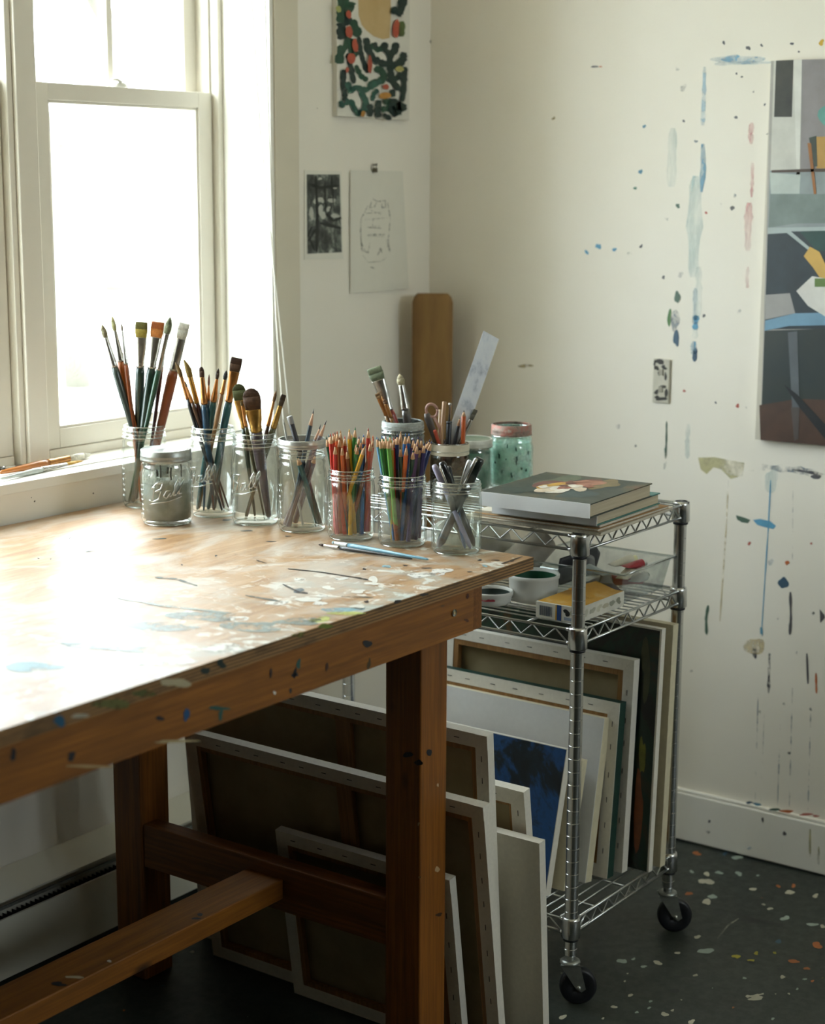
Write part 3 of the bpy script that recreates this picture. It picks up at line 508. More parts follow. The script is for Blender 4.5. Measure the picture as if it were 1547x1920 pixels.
def shelf(z, along):
    mb = MB(); r = .0028; a, b, c, d = CX0, CX1, CY0, CY1; zl = z-.026
    for q in (z, zl):
        mb.tube([(a+.014, c-.006, q), (b-.014, c-.006, q)], r, m_chromew); mb.tube([(a+.014, d+.006, q), (b-.014, d+.006, q)], r, m_chromew)
        mb.tube([(a-.006, c+.014, q), (a-.006, d-.014, q)], r, m_chromew); mb.tube([(b+.006, c+.014, q), (b+.006, d-.014, q)], r, m_chromew)
    def zig(p, q, n):
        pts = [Vector(p).lerp(Vector(q), k/n)+Vector((0, 0, -.002 if k % 2 else -.024)) for k in range(n+1)]
        mb.tube(pts, .0018, m_chromew, 6)
    for y in (c-.006, d+.006): zig((a+.02, y, z), (b-.02, y, z), 16)
    for x in (a-.006, b+.006): zig((x, c+.02, z), (x, d-.02, z), 20)
    if along == 'Y':
        k = a+.02
        while k < b-.012: mb.tube([(k, c-.006, z+.0035), (k, d+.006, z+.0035)], .0015, m_chromew, 6); k += .0225
        for k in (.2, .5, .8): y = c+(d-c)*k; mb.tube([(a-.006, y, z), (b+.006, y, z)], .0022, m_chromew, 6)
    else:
        k = c+.02
        while k < d-.012: mb.tube([(a-.006, k, z+.0035), (b+.006, k, z+.0035)], .0015, m_chromew, 6); k += .0225
        for k in (.2, .5, .8): x = a+(b-a)*k; mb.tube([(x, c-.006, z), (x, d+.006, z)], .0022, m_chromew, 6)
    s = mb.build('shelf', root)
    for x in (a, b):
        for y in (c, d):
            m = MB(); m.lathe([(.0135, .006), (.0165, .005), (.0175, 0), (.0185, -.034), (.0165, -.036), (.0135, -.036)], (x, y, z), m_chrome, 28)
            m.lathe([(.0134, -.0362), (.0150, -.0362), (.0148, -.041), (.0134, -.041)], (x, y, z), m_black, 24)
            for q in (z, zl): sx = 1 if x == a else -1; sy = 1 if y == c else -1; m.tube([(x+sx*.012, y-sy*.006, q), (x+sx*.02, y-sy*.006, q)], .004, m_chrome, 8); m.tube([(x-sx*.006, y+sy*.012, q), (x-sx*.006, y+sy*.02, q)], .004, m_chrome, 8)
            m.build('corner_sleeve', s)
ZT, ZM, ZB = .918, .741, .170
shelf(ZT, 'Y'); shelf(ZM, 'Y'); shelf(ZB, 'X')
m_zp = M('#9fa39e', .35, .8, var=.2, scale=50, name='zinc_plate')
def caster(x, y, dirx, diry):
    c = empty('caster', (0, 0, 0)); c.parent = root; c.location = Vector((x, y, 0))-LOC[root.name]; LOC[c.name] = Vector((x, y, 0))
    tr = Vector((dirx, diry, 0)).normalized(); ax = Vector((tr.y, -tr.x, 0)); wc = Vector((x, y, .0365))+tr*.016
    m = MB(); m.cyl((x, y, .086), (x, y, .101), .0095, m_zp); m.lathe([(0, .090), (.012, .090), (.019, .087), (.020, .083), (.014, .080), (0, .080)], (x, y, 0), m_zp, 28)
    for s in (-1, 1):
        o = ax*(s*.0145); vs = []
        for p in ((-.020, .083), (.018, .083), (.030, .034), (.022, .028), (.012, .033)):
            for th in (-.001, .001): vs.append(Vector((x, y, 0))+tr*p[0]+o+ax*th+Vector((0, 0, p[1])))
        n = 5; m.add(vs, [tuple(2*k for k in range(n)), tuple(2*k+1 for k in range(n-1, -1, -1))]+[(2*k, 2*((k+1) % n), 2*((k+1) % n)+1, 2*k+1) for k in range(n)], m_zp)
    m.box(Vector((x, y, .0815))-Vector((.018, .0155, .0012)), Vector((x, y, .0815))+Vector((.018, .0155, .0012)), m_zp, Matrix.Rotation(math.atan2(tr.y, tr.x), 3, 'Z'))
    m.cyl(wc-ax*.018, wc+ax*.018, .0045, m_zp, 12); m.build('fork', c)
    m = MB(); R_ = Matrix((tr, Vector((0, 0, 1)), ax)).transposed().to_3x3()
    m.lathe([(.005, -.0105), (.022, -.0105), (.031, -.012), (.0355, -.009), (.0365, 0), (.0355, .009), (.031, .012), (.022, .0105), (.005, .0105), (.005, -.0105)], wc, m_black, 40, ax=R_); m.build('wheel', c)
for (x, y) in ((CX0, CY0), (CX1, CY0), (CX0, CY1), (CX1, CY1)): caster(x, y, .585, -.81)
# ================================================================== JARS AND WHAT STANDS IN THEM
def jar_prof(h, rb, rn, style):
    w = .0028
    if style == 'pint':
        o = [(0, .0005), (rb*.80, 0), (rb*.94, .003), (rb, .010), (rb, h*.70), (rb*.985, h*.76), (rn+.001, h*.815), (rn, h*.84), (rn+.0018, h*.855), (rn+.0018, h*.865), (rn, h*.88), (rn, h*.925), (rn+.0012, h*.94), (rn, h*.955), (rn, h*.98), (rn-.001, h)]
    else:
        o = [(0, .0005), (rb*.80, 0), (rb*.94, .003), (rb, .012), (rb, h*.62), (rb*.985, h*.69), (rb*.93, h*.755), (rn+.003, h*.81), (rn, h*.84), (rn+.003, h*.86), (rn+.003, h*.87), (rn, h*.885), (rn, h*.93), (rn+.0012, h*.945), (rn, h*.96), (rn, h*.985), (rn-.001, h)]
    i = [(max(r-w, 0), z) for r, z in reversed(o[3:])]; i[0] = (rn-w, h)
    return o+i+[(rb*.75, .009), (0, .0075)]
GLY = {  # hand-drawn script strokes for the embossed name, unit height
 'B': [[(.0, .95), (.1, .0)], [(-.15, .75), (.1, 1.05), (.5, 1.0), (.45, .65), (.12, .55)], [(.12, .55), (.5, .5), (.45, .05), (.1, -.05), (-.15, .1)]],
 'a': [[(.55, .42), (.3, .45), (.2, .15), (.42, .0), (.58, .3), (.58, .05), (.7, .05)]],
 'l': [[(.0, .1), (.28, .75), (.2, 1.0), (.08, .7), (.12, .05), (.3, .05)]]}
def emboss(jar, c, rb, z, ht, ang, mat):      # raised lettering wrapped round the jar
    mb = MB(); x = 0
    for ch, adv in (('B', .62), ('a', .58), ('l', .32), ('l', .36)):
        for st in GLY[ch]:
            dx = x-(.1 if ch == 'a' else 0); pts = []
            for k in range(len(st)-1):
                for j in range(4): t = j/4; pts.append((st[k][0]*(1-t)+st[k+1][0]*t+dx, st[k][1]*(1-t)+st[k+1][1]*t))
            pts.append((st[-1][0]+dx, st[-1][1])); P3 = []
            for u, v in pts:
                s = (u-.95+v*.25)*ht; a = ang+s/rb; zz = z+v*ht+(u-.95)*ht*.22; P3.append(Vector((c[0]+(rb+.0003)*math.cos(a), c[1]+(rb+.0003)*math.sin(a), zz)))
            mb.tube(P3, ht*.045, mat, 6)
        x += adv
    P3 = []
    for k in range(9): u = -.1+k*.24; s = (u-.95)*ht; a = ang+s/rb; P3.append(Vector((c[0]+(rb+.0003)*math.cos(a), c[1]+(rb+.0003)*math.sin(a), z+(-.18+(u-.95)*.22+.03*math.sin(k))*ht)))
    mb.tube(P3, ht*.04, mat, 6); mb.build('embossed_lettering', jar)
ANG = math.atan2(-FW.y, -FW.x)
m_emb = glassmat('embossed_glass', (.72, .76, .73), (.3, .34, .31), .95, base=.35)
def jar(x, y, z0, h, rb, rn, style, label, glass=None, group=None, name='glass_jar', emb=0):
    root = tag(empty(name, (x, y, z0+.0006)), label, 'jar', group); c = (x, y, z0+.0006)
    mb = MB(); mb.lathe(jar_prof(h, rb, rn, style), c, glass or m_jar, 56)
    for zz, rr, tr_r in ((h*.862, rn+.0026, .0011), (h*.90, rn+.0012, .0008), (h*.945, rn+.0012, .0009), (h-.0012, rn-.0014, .0013), (.0016, rb*.88, .0014)):
        mb.tube([Vector((x+rr*math.cos(a), y+rr*math.sin(a), c[2]+zz)) for a in [2*PI*k/48 for k in range(49)]], tr_r, m_emb, 6)
    g = mb.build('glass_body', root)
    if emb: emboss(g, c, rb, z0+h*.40, .033, ANG+emb, m_emb)
    # raised side ribs / measuring marks
    mk = MB()
    for k in range(7): 
        a = ANG-1.05; zz = z0+h*(.16+.065*k); q = [Vector((x+(rb+.0002)*math.cos(a+j*.05), y+(rb+.0002)*math.sin(a+j*.05), zz+.002*math.sin(j*1.7+k))) for j in range(-2, 4)]; mk.tube(q, .0005, m_emb, 5)
    mk.build('measuring_marks', g)
    return root
def lid(j, x, y, z, r, disk=True, band=None, dm=None, hgt=.016):
    mb = MB(); band = band or m_zinc; n = 96; vs = []
    prof = [(r-.0035, hgt-.0005), (r-.001, hgt), (r, hgt-.0015), (r, hgt*.62), (r+.0008, hgt*.55), (r+.0012, hgt*.42), (r+.0002, hgt*.32), (r+.0014, hgt*.14), (r+.0012, 0), (r+.0004, 0), (r-.0006, .001)]
    for i, (rr, zz) in enumerate(prof):
        for k in range(n): q = rr+(.0006 if k % 2 and i in (2, 3) else 0); t = 2*PI*k/n; vs.append(Vector((x+q*math.cos(t), y+q*math.sin(t), z+zz)))
    mb.add(vs, [(i*n+k, i*n+(k+1) % n, (i+1)*n+(k+1) % n, (i+1)*n+k) for i in range(len(prof)-1) for k in range(n)], band, True)
    b = mb.build('screw_band', j)
    if disk: mb = MB(); mb.lathe([(0, hgt-.0012), (r-.009, hgt-.0012), (r-.0075, hgt-.0004), (r-.004, hgt-.0006), (r-.004, hgt-.002)], (x, y, z), dm or M('#b9bbb4', .3, .85, var=.15, scale=70, name='lid_disk_metal'), 56); mb.build('lid_disk', j)

J = dict(j1=(2.443, 2.432, .165, .0462, .0405), j2=(2.341, 2.274, .142, .0497, .0440), j3=(2.455, 2.256, .176, .0462, .0410), j4=(2.444, 2.138, .176, .0462, .0405), j5=(2.446, 2.023, .163, .0462, .0410),
         j6=(2.443, 1.904, .130, .0440, .0412), j7=(2.454, 1.795, .129, .0444, .0415), j8=(2.460, 1.680, .129, .0448, .0422), jA=(2.75, 2.011, .157, .046, .041), jB=(2.80, 1.93, .115, .040, .037), jC=(2.90, 1.945, .107, .0425, .040), jD=(2.99, 1.905, .128, .046, .040))
lab = dict(j1='tall glass jar of large brushes nearest the window, green and orange handles', j2='lidded glass jar half full of grey-green paint', j3='glass jar of thin teal-handled brushes, right of the lidded paint jar', j4='glass jar holding the big round-tipped brush with gold ferrule',
           j5='glass jar with open metal screw band holding charcoal sticks', j6='pint jar of mostly red, orange and yellow coloured pencils', j7='pint jar of mostly green and purple coloured pencils', j8='small glass jar of pens at the right end of the table row',
           jA='grey paint-smeared jar on the cart holding a red-handled flat brush', jB='short paint-splashed jar with tape on the cart, full of tools', jC='jar of green paint with white band and lid on the cart', jD='aqua paint-streaked jar with rusty band behind the books')
JO = {}
for k in ('j1', 'j2', 'j3', 'j4', 'j5', 'j6', 'j7', 'j8'):
    x, y, h, rb, rn = J[k]
    JO[k] = jar(x, y, TZ, h, rb, rn, 'pint' if k in ('j6', 'j7', 'j8') else 'quart', lab[k], m_jardirty if k == 'j8' else m_jar, 'glass jars in a row on the work table', emb={'j2': .15, 'j3': -.55, 'j4': -.45}.get(k, 0))
lid(JO['j2'], J['j2'][0], J['j2'][1], TZ+.1235, .0478, hgt=.021); lid(JO['j5'], J['j5'][0], J['j5'][1], TZ+.159, .0445, disk=False, band=M('#bfc0ba', .35, .7, var=.2, scale=70, name='worn_screw_band'))
# grey-green paint in j2 with drips on the inner wall above it
x, y, h, rb, rn = J['j2']; c = (x, y, TZ+.0006)
m_gp = blotchy('grey_green_paint', [(.3, '#5c6150'), (.55, '#6b6e5c'), (.75, '#7f8371')], 26, .5, 6)
mb = MB(); mb.lathe([(0, .008), (rb-.008, .009), (rb-.0034, .014), (rb-.0034, .080), (0, .082)], c, m_gp, 48); mb.build('paint_fill', JO['j2'])
mb = MB(); q = rb-.0033
mb.lathe([(q, .081), (q, h*.62), (q*.985, h*.69), (q*.93, h*.755)], c, smear('#b9beb4', .34, .62, 34, (1, 1, .5), .8), 48)
for i in (0, 1, 3, 4, 7):
    a = ANG+(-.25+i*.15); pts = [Vector((x+(q-.0006-(.003 if k > 3 else 0))*math.cos(a+.02*math.sin(k+i)), y+(q-.0006-(.003 if k > 3 else 0))*math.sin(a+.02*math.sin(k+i)), c[2]+.106-k*(.004+.004*(i % 3))+(i % 2)*.005)) for k in range(-1, 3)]
    mb.tube(pts, .0014 if i % 3 else .0022, M('#3e3f33', .5, name='dark_paint_drip'), 6)
mb.build('paint_residue', JO['j2'])

m_silv = M('#b8b5ae', .25, .95, var=.2, scale=90, name='nickel_ferrule'); m_copp = M('#b98450', .28, .9, var=.25, scale=80, name='copper_ferrule'); m_gold = M('#b08a4a', .3, .9, var=.3, scale=70, name='brass_ferrule')
HS = {'dkgreen': '#152d22', 'greygreen': '#2e3933', 'orange': '#c06a30', 'rust': '#8f4a22', 'green': '#18462e', 'brown': '#4a2d1a', 'dred': '#461812', 'blue': '#183d54', 'teal': '#1c5257', 'tan': '#835f38', 'purple': '#463942', 'olive': '#494628', 'grey': '#56534f', 'red': '#892518', 'black': '#131517', 'wood': '#836744'}
def mh_(k): return M(HS.get(k, k), .3, var=.15, scale=40, coat=.4, name='lacquer_'+k.strip('#'))
def mbr(k): return M(k, .75, var=.3, scale=260, bump=.4, name='bristle_'+k.strip('#'))
def stick_pts(jk, tip, rim, dt=0, zbase=.010, z0=TZ):
    x, y, h, rb, rn = J[jk]; T = atp(tip[0], tip[1], x, y, dt); Rm = atp(rim[0], rim[1], x, y, dt*.45)
    C = Vector((x, y, 0)); rmax = rn-.010; v = Vector((Rm.x-x, Rm.y-y, 0)); ztop = z0+h
    if v.length > rmax: v *= rmax/v.length; Rm = Vector((x+v.x, y+v.y, Rm.z))
    rj = random.Random(int(tip[0]*7+tip[1]*3)); d = Rm-T; t = (z0+zbase-T.z)/d.z; B = T+d*t+RT*rj.uniform(-.012, .012)+FH*rj.uniform(-.02, .02); v = Vector((B.x-x, B.y-y, 0)); lim = rb-.012
    if v.length > lim: v *= lim/v.length; B = Vector((x+v.x, y+v.y, B.z))
    d = T-B; Q = B+d*((ztop-B.z)/d.z); v = Vector((Q.x-x, Q.y-y, 0))
    if v.length > rn-.006:                                  # keep it inside the neck
        v *= (rn-.006)/v.length; Q = Vector((x+v.x, y+v.y, Q.z)); T = B+(Q-B)*(d.length/(Q-B).length)
    return B, T
def brush_at(B, T, fsf, fbf, wpx, wh, kind, hc, fm_, bc, label, group, tipc=None, scale=960, hlong=None):
    """B foot, T tip; fsf and fbf: fraction of length from tip to ferrule start and bristle root; wpx bristle width"""
    L = (T-B).length; d = (T-B)/L; side = RT-d*RT.dot(d); side.normalize()
    root = tag(empty('paintbrush', B), label, 'brush', group); W = wpx/scale/2; H = wh/scale/2
    s0 = T-d*(fsf*L if fsf < 1 else .1); s1 = T-d*(fbf*L); fl = (s1-s0).length; hl = (s0-B).length
    mb = MB(); mb.sweep([(B, H*.3, H*.3), (B+d*.004, H*.5, H*.5), (B+d*hl*.4, H*.72, H*.72), (B+d*hl*.8, H*1.05, H*1.05), (s0-d*.012, H*1.08, H*1.05), (s0+d*.001, H*.9, H*.9)], mh_(hc), side, 14); mb.build('handle', root)
    flat = kind in ('flat', 'filbert'); ty = H*.55 if flat else W
    mb = MB(); Wt = W*.96 if flat else W*.8
    secs = [(s0, H*.97, H*.97), (s0+d*.004, H*1.04, H*1.02), (s0+d*.006, H*.95, H*.95), (s0+d*.010, H*1.04, H*1.02), (s0+d*.0125, H*.97, H*.95), (s0+d*fl*.4+d*.004, H+(Wt-H)*.45, H*.9+(ty-H*.9)*.3), (s1-d*.001, Wt, ty), (s1, Wt*.99, ty*.97)] if fl > .02 else [(s0, H, H), (s1, Wt, ty)]
    mb.sweep(secs, fm_, side, 20); mb.build('ferrule', root)
    b = (T-s1).length; mb = MB(); m1 = mbr(bc); m2 = mbr(tipc) if tipc else m1; e = s1-d*.0008
    if kind == 'flat':
        mb.sweep([(e, Wt*.94, ty*.9), (s1+d*b*.3, W*1.03, ty*.95), (s1+d*b*.55, W*1.05, ty*.8)], m1, side, 20, pw=.8)
        mb.sweep([(s1+d*b*.55, W*1.05, ty*.8), (s1+d*b*.9, W*1.02, ty*.42), (T, W*.95, ty*.22)], m2, side, 20, pw=.7)
    elif kind == 'filbert':
        mb.sweep([(e, Wt*.94, ty*.9), (s1+d*b*.35, W*1.05, ty), (s1+d*b*.62, W*1.03, ty*.8)], m1, side, 20)
        mb.sweep([(s1+d*b*.62, W*1.03, ty*.8), (s1+d*b*.82, W*.86, ty*.6), (s1+d*b*.95, W*.5, ty*.35), (T, W*.15, ty*.1)], m2, side, 20)
    elif kind == 'angle':
        mb.sweep([(e, W*.9, ty), (s1+d*b*.4, W, ty*.8), (s1+d*b*.75-side*W*.3, W*.6, ty*.5), (T-side*W*.6, W*.18, ty*.3)], m1, side, 16)
    else:
        mb.sweep([(e, W*.78, W*.78), (s1+d*b*.3, W*1.05, W*1.05), (s1+d*b*.6, W*.9, W*.9)], m1, side, 14)
        mb.sweep([(s1+d*b*.6, W*.9, W*.9), (s1+d*b*.85, W*.5, W*.5), (T, W*.08, W*.08)], m2, side, 14)
    mb.build('bristles', root); return root
def Z(ox, oy, s): return lambda p: (ox+p[0]/s, oy+p[1]/s)
z1 = Z(160, 570, 3.8675)
def brushes(jk, z, sc, lst, group):
    for (tip, fb, fs, rim, kind, w_, wh, hc, fm_, bc, tipc, dt, label) in lst:
        tip, fb, fs, rim = z(tip), z(fb), z(fs), z(rim); B, T = stick_pts(jk, tip, rim, dt, z0=ZZ.get(jk, TZ))
        pr = math.hypot(rim[0]-tip[0], rim[1]-tip[1]); Lr = (T-B).length; x, y, h, rb, rn = J[jk]
        m_per_px = 1/sc; f = lambda q: math.hypot(q[0]-tip[0], q[1]-tip[1])*m_per_px/Lr
        brush_at(B, T, f(fs), f(fb), w_/3.8675, wh/3.8675, kind, hc, fm_, bc, label, group, tipc, sc)
ZZ = {}
g1 = 'large brushes in the jar nearest the window'
brushes('j1', z1, 930, [
 ((120, 148), (142, 242), (212, 450), (325, 850), 'round', 42, 52, 'greygreen', m_silv, '#7d7658', '#8b8262', -.012, 'brush with grey-green handle leaning furthest left in the window jar'),
 ((193, 85), (222, 190), (272, 410), (352, 850), 'round', 34, 55, 'orange', m_silv, '#9d9a6a', '#b5ac74', .012, 'bristle brush with thick orange handle at left of the window jar'),
 ((262, 138), (275, 190), (322, 430), (368, 850), 'round', 16, 34, 'rust', m_silv, '#6a5a48', None, -.004, 'thin pointed brush with rust handle beside the thick orange handle'),
 ((408, 130), (408, 240), (402, 460), (394, 850), 'flat', 86, 62, 'dkgreen', m_silv, '#8d7c2a', '#5f5a22', -.02, 'wide flat brush with olive bristles and dark green handle'),
 ((528, 130), (520, 240), (497, 465), (442, 850), 'flat', 90, 62, 'dkgreen', m_silv, '#b5702e', '#9a521e', -.014, 'wide flat brush with orange-brown bristles, dark green handle'),
 ((616, 98), (604, 215), (545, 480), (450, 900), 'round', 50, 40, 'green', m_silv, '#6f7558', '#5f664c', -.028, 'round brush with grey bristles and bright green handle'),
 ((590, 190), (588, 240), (562, 490), (500, 860), 'round', 18, 30, 'dred', m_silv, '#4a4a3a', None, .016, 'slim dark brush standing behind the bright green handle'),
 ((720, 138), (690, 250), (634, 480), (545, 880), 'flat', 76, 72, 'rust', m_silv, '#c9c8ba', '#d2d2c6', .004, 'wide flat brush with white bristles and chipped brown handle')], g1)
g3 = 'thin brushes in the teal-handle jar'
brushes('j3', z1, 955, [
 ((662, 420), (712, 515), (762, 680), (815, 880), 'angle', 34, 34, 'black', m_copp, '#6a5226', None, .004, 'leftmost slanted brush with dark handle in the teal-handle jar'),
 ((728, 402), (768, 520), (828, 715), (846, 880), 'angle', 46, 38, 'dred', m_gold, '#7a6428', '#8a5a20', -.008, 'brush with pointed olive bristles and dark red handle'),
 ((722, 560), (738, 600), (765, 720), (826, 880), 'round', 14, 26, 'brown', m_copp, '#4a3a20', None, -.016, 'short thin brush in front of the dark red handle'),
 ((840, 455), (850, 530), (868, 725), (872, 880), 'filbert', 36, 50, 'blue', m_copp, '#4a2f18', '#3a2412', -.012, 'brush with copper ferrule and thick blue handle'),
 ((826, 460), (832, 550), (850, 705), (884, 880), 'round', 12, 24, 'dred', m_copp, '#5a3a20', None, .016, 'very thin brush behind the thick blue handle'),
 ((898, 508), (890, 590), (884, 700), (880, 880), 'round', 16, 30, 'blue', m_copp, '#6a3a20', None, .014, 'pointed thin copper brush in the middle of the teal-handle jar'),
 ((966, 465), (962, 545), (938, 712), (902, 880), 'round', 26, 46, 'teal', m_copp, '#3a2a20', None, -.006, 'dark-tipped brush with teal handle, centre of its jar'),
 ((1024, 482), (1022, 550), (1010, 660), (930, 940), 'round', 30, 32, 'tan', m_copp, '#23211f', None, -.026, 'long bare copper-coloured brush crossing the front of its jar'),
 ((1100, 390), (1084, 490), (1046, 712), (1000, 880), 'flat', 80, 54, 'teal', m_copp, '#4a3018', '#3a2210', .0, 'broad flat brush with dark brown bristles and teal handle'),
 ((1058, 500), (1056, 540), (1030, 700), (1012, 880), 'round', 18, 40, 'dkgreen', m_copp, '#2a2018', None, .018, 'slim brush with dark handle behind the broad flat one')], g3)
g4 = 'brushes in the jar with the big round-tipped brush'
brushes('j4', z1, 980, [
 ((1108, 580), (1112, 700), (1148, 905), (1170, 960), 'filbert', 92, 36, 'dkgreen', m_gold, '#4c5228', '#3c431f', .008, 'brush with rounded dark green bristles, left of the big round tip'),
 ((1196, 612), (1208, 768), (1245, 930), (1250, 960), 'filbert', 122, 84, 'purple', m_gold, '#4a2f14', '#3e2610', -.016, 'biggest brush with rounded brown bristles and broad gold ferrule'),
 ((1128, 700), (1134, 740), (1160, 900), (1190, 960), 'round', 18, 26, 'olive', m_copp, '#6a5a30', None, -.022, 'thin brush in front of the rounded dark green bristles'),
 ((1384, 628), (1376, 710), (1326, 890), (1300, 960), 'round', 24, 28, 'brown', m_copp, '#6f5030', None, .004, 'slim brush leaning right beside the dark-tipped one'),
 ((1440, 658), (1422, 742), (1358, 905), (1330, 960), 'flat', 36, 44, 'olive', m_gold, '#3f3018', '#33240f', -.010, 'dark-tipped flat brush leaning furthest right, brass ferrule')], g4)
# jar 5: charcoal and pencils
def pencil(B, T, r, col, label, group, cat='pencil', name='coloured_pencil', lead=None, sharp=.019, dull=False, woodc='#caa27c'):
    L = (T-B).length; d = (T-B)/L; root = tag(empty(name, B), label, cat, group)
    mb = MB(); s = T-d*sharp; mb.sweep([(B, r*.93, r*.93), (B+d*.001, r, r), (s, r, r)], M(col, .32, var=.1, scale=60, coat=.3, name='pencil_lacquer_'+col.strip('#')), RT, 6, smooth=False); mb.build('barrel', root)
    mb = MB(); q = T-d*sharp*.3; mb.sweep([(s, r*.98, r*.98), (q, r*.34, r*.34)], M(woodc, .7, var=.15, scale=90, name='sharpened_wood'), RT, 10); mb.build('sharpened_wood', root)
    mb = MB(); mb.sweep([(q, r*.34, r*.34), (T, r*.07, r*.07)], M(lead or col, .5, var=.1, name='lead_'+(lead or col).strip('#')), RT, 8); mb.build('lead', root); return root
z2 = Z(500, 760, 3.516); g5 = 'drawing sticks in the jar with the open metal band'
def stick(jk, z, tip, rim, dt, r, cols, name, label, cat, group, caps=None, n=8, z0=TZ):
    B, T = stick_pts(jk, z(tip), z(rim), dt, z0=z0); d = T-B; L = d.length; d /= L
    root = tag(empty(name, B), label, cat, group); segs = caps or [(0, 1, cols)]; parts = ['barrel', 'grip', 'cap', 'tip']
    for i, (a, b, c) in enumerate(segs):
        rr = r*(1+.08*i) if i else r; mb = MB(); mb.sweep([(B+d*L*a, rr*.93, rr*.93), (B+d*(L*a+.001), rr, rr), (B+d*(L*b-.001), rr, rr), (B+d*L*b, rr*.85, rr*.85)], M(c, .4, var=.15, scale=40), RT, n); mb.build(parts[i], root)
    return root
stick('j5', z2, (150, 72), (205, 215), -.004, .0052, '#3b3a3c', 'charcoal_stick', 'thick black charcoal stick leaning left in the metal-band jar', 'charcoal', g5, [(0, .93, '#3b3a3c'), (.93, 1, '#8f8e8c')])
for tip, rim, dt, col, lb in [((312, 22), (262, 218), .0, '#3d4a55', 'graphite pencil, tallest in the metal-band jar'), ((358, 124), (320, 214), .010, '#6a5f62', 'short pale pencil, middle of the metal-band jar'), ((396, 98), (366, 214), -.006, '#7a6a6c', 'pale sharpened pencil at right in the metal-band jar')]:
    B, T = stick_pts('j5', z2(tip), z2(rim), dt); pencil(B, T, .0040, col, lb, g5, name='drawing_pencil', lead='#3a3836', sharp=.032, woodc='#c9a184')
B, T = stick_pts('j5', z2((200, 330)), z2((230, 420)), -.022); pencil(B, Vector(T), .0055, '#3b6468', 'short teal pencil lying diagonally inside the metal-band jar', g5, name='drawing_pencil', lead='#3b6468')
B, T = stick_pts('j5', z2((330, 320)), z2((290, 430)), -.012); pencil(B, Vector(T), .0050, '#5c4a50', 'short mauve pastel pencil crossing inside the metal-band jar', g5, name='drawing_pencil', lead='#8a7a7a')
B, T = stick_pts('j5', z2((108, 88)), z2((135, 215)), .012); pencil(B, T, .0022, '#b9bab4', 'thin pale grey knitting-needle-like rod at left of the charcoal', g5, name='thin_rod', cat='rod', sharp=.01, lead='#9a9a95', woodc='#b9bab4')

# coloured pencils
CN = {'green': '#2c7038', 'dark green': '#1f4a34', 'light green': '#6aa04a', 'red': '#b02f24', 'orange-red': '#bf4424', 'orange': '#c8602a', 'brown': '#8a4a24', 'yellow': '#d0a02c', 'pink': '#c0405a', 'teal': '#27707a', 'blue': '#2b5f9a', 'light blue': '#5f90b0', 'olive': '#97832c', 'purple': '#5a3a62', 'indigo': '#3a3560', 'navy': '#24305a', 'black': '#26262a', 'tan': '#b98a52'}
P6 = [((392, 205), 'dark green', 0), ((408, 190), 'teal', .01), ((420, 185), 'red', -.01), ((437, 180), 'orange-red', .015), ((450, 172), 'brown', .02), ((464, 168), 'orange', .004), ((487, 162), 'tan', .012), ((478, 205), 'brown', -.004), ((452, 255), 'red', -.02), ((497, 262), 'orange', -.024), ((528, 288), 'brown', -.03), ((543, 155), 'yellow', .004), ((585, 143), 'green', .0), ((562, 190), 'yellow', .016), ((600, 255), 'green', -.024), ((592, 238), 'light green', -.012), ((670, 148), 'red', .008), ((690, 182), 'pink', .018), ((702, 196), 'orange', .004), ((712, 212), 'orange-red', -.008), ((652, 262), 'yellow', -.034), ((622, 226), 'teal', .01), ((634, 262), 'blue', -.002), ((684, 235), 'orange-red', -.022), ((700, 252), 'brown', -.015), ((640, 190), 'blue', .022), ((515, 200), 'red', .024), ((610, 200), 'purple', .026)]
P7 = [((722, 205), 'light blue', -.006), ((733, 212), 'purple', .01), ((746, 215), 'green', -.02), ((760, 200), 'blue', .02), ((770, 215), 'green', -.004), ((783, 198), 'brown', .01), ((798, 215), 'light green', -.026), ((822, 225), 'olive', -.016), ((838, 210), 'red', .014), ((850, 200), 'black', .02), ((862, 190), 'navy', .008), ((880, 270), 'dark green', -.02), ((885, 170), 'tan', .026), ((916, 185), 'blue', .0), ((940, 182), 'blue', .012), ((924, 262), 'orange', -.03), ((968, 290), 'dark green', -.026), ((968, 212), 'purple', .006), ((982, 232), 'indigo', -.01), ((1000, 205), 'indigo', .018), ((1020, 212), 'purple', .012), ((1040, 245), 'indigo', -.014), ((1078, 222), 'navy', .002), ((1090, 232), 'navy', -.008), ((996, 250), 'purple', -.018), ((812, 190), 'green', .022), ((1058, 235), 'navy', .014), ((1012, 275), 'black', -.012)]
ORD = ['leftmost', 'second', 'third', 'fourth', 'fifth', 'sixth']
def pencil_jar(jk, lst, cx, group, where, spread):
    rnd = random.Random(len(lst)); cnt = {}
    for t_, c, dt in lst: cnt.setdefault(c, []).append(t_[0])
    for t_, c, dt in lst:
        k = sorted(cnt[c]).index(t_[0]); n = len(cnt[c])
        if n == 1: lb = 'only %s coloured pencil %s' % (c, where)
        else: lb = '%s %s coloured pencil%s %s' % (ORD[k], c, '' if k == 0 else ' from the left', where)
        fr = (t_[0]-cx)/spread; rimx = cx+fr*spread*.82; B, T = stick_pts(jk, z2(t_), z2((rimx, 455)), dt)
        if c == 'yellow' and jk == 'j6' and t_[0] > 640: B, T = stick_pts(jk, z2(t_), z2((585, 455)), dt)
        j = Vector((rnd.uniform(-.006, .006), rnd.uniform(-.006, .006), 0)); v = Vector((B.x+j.x-J[jk][0], B.y+j.y-J[jk][1], 0)); lim = J[jk][3]-.010
        if v.length > lim: v *= lim/v.length
        B = Vector((J[jk][0]+v.x, J[jk][1]+v.y, B.z)); pencil(B, T, .0040, CN[c], lb, group)
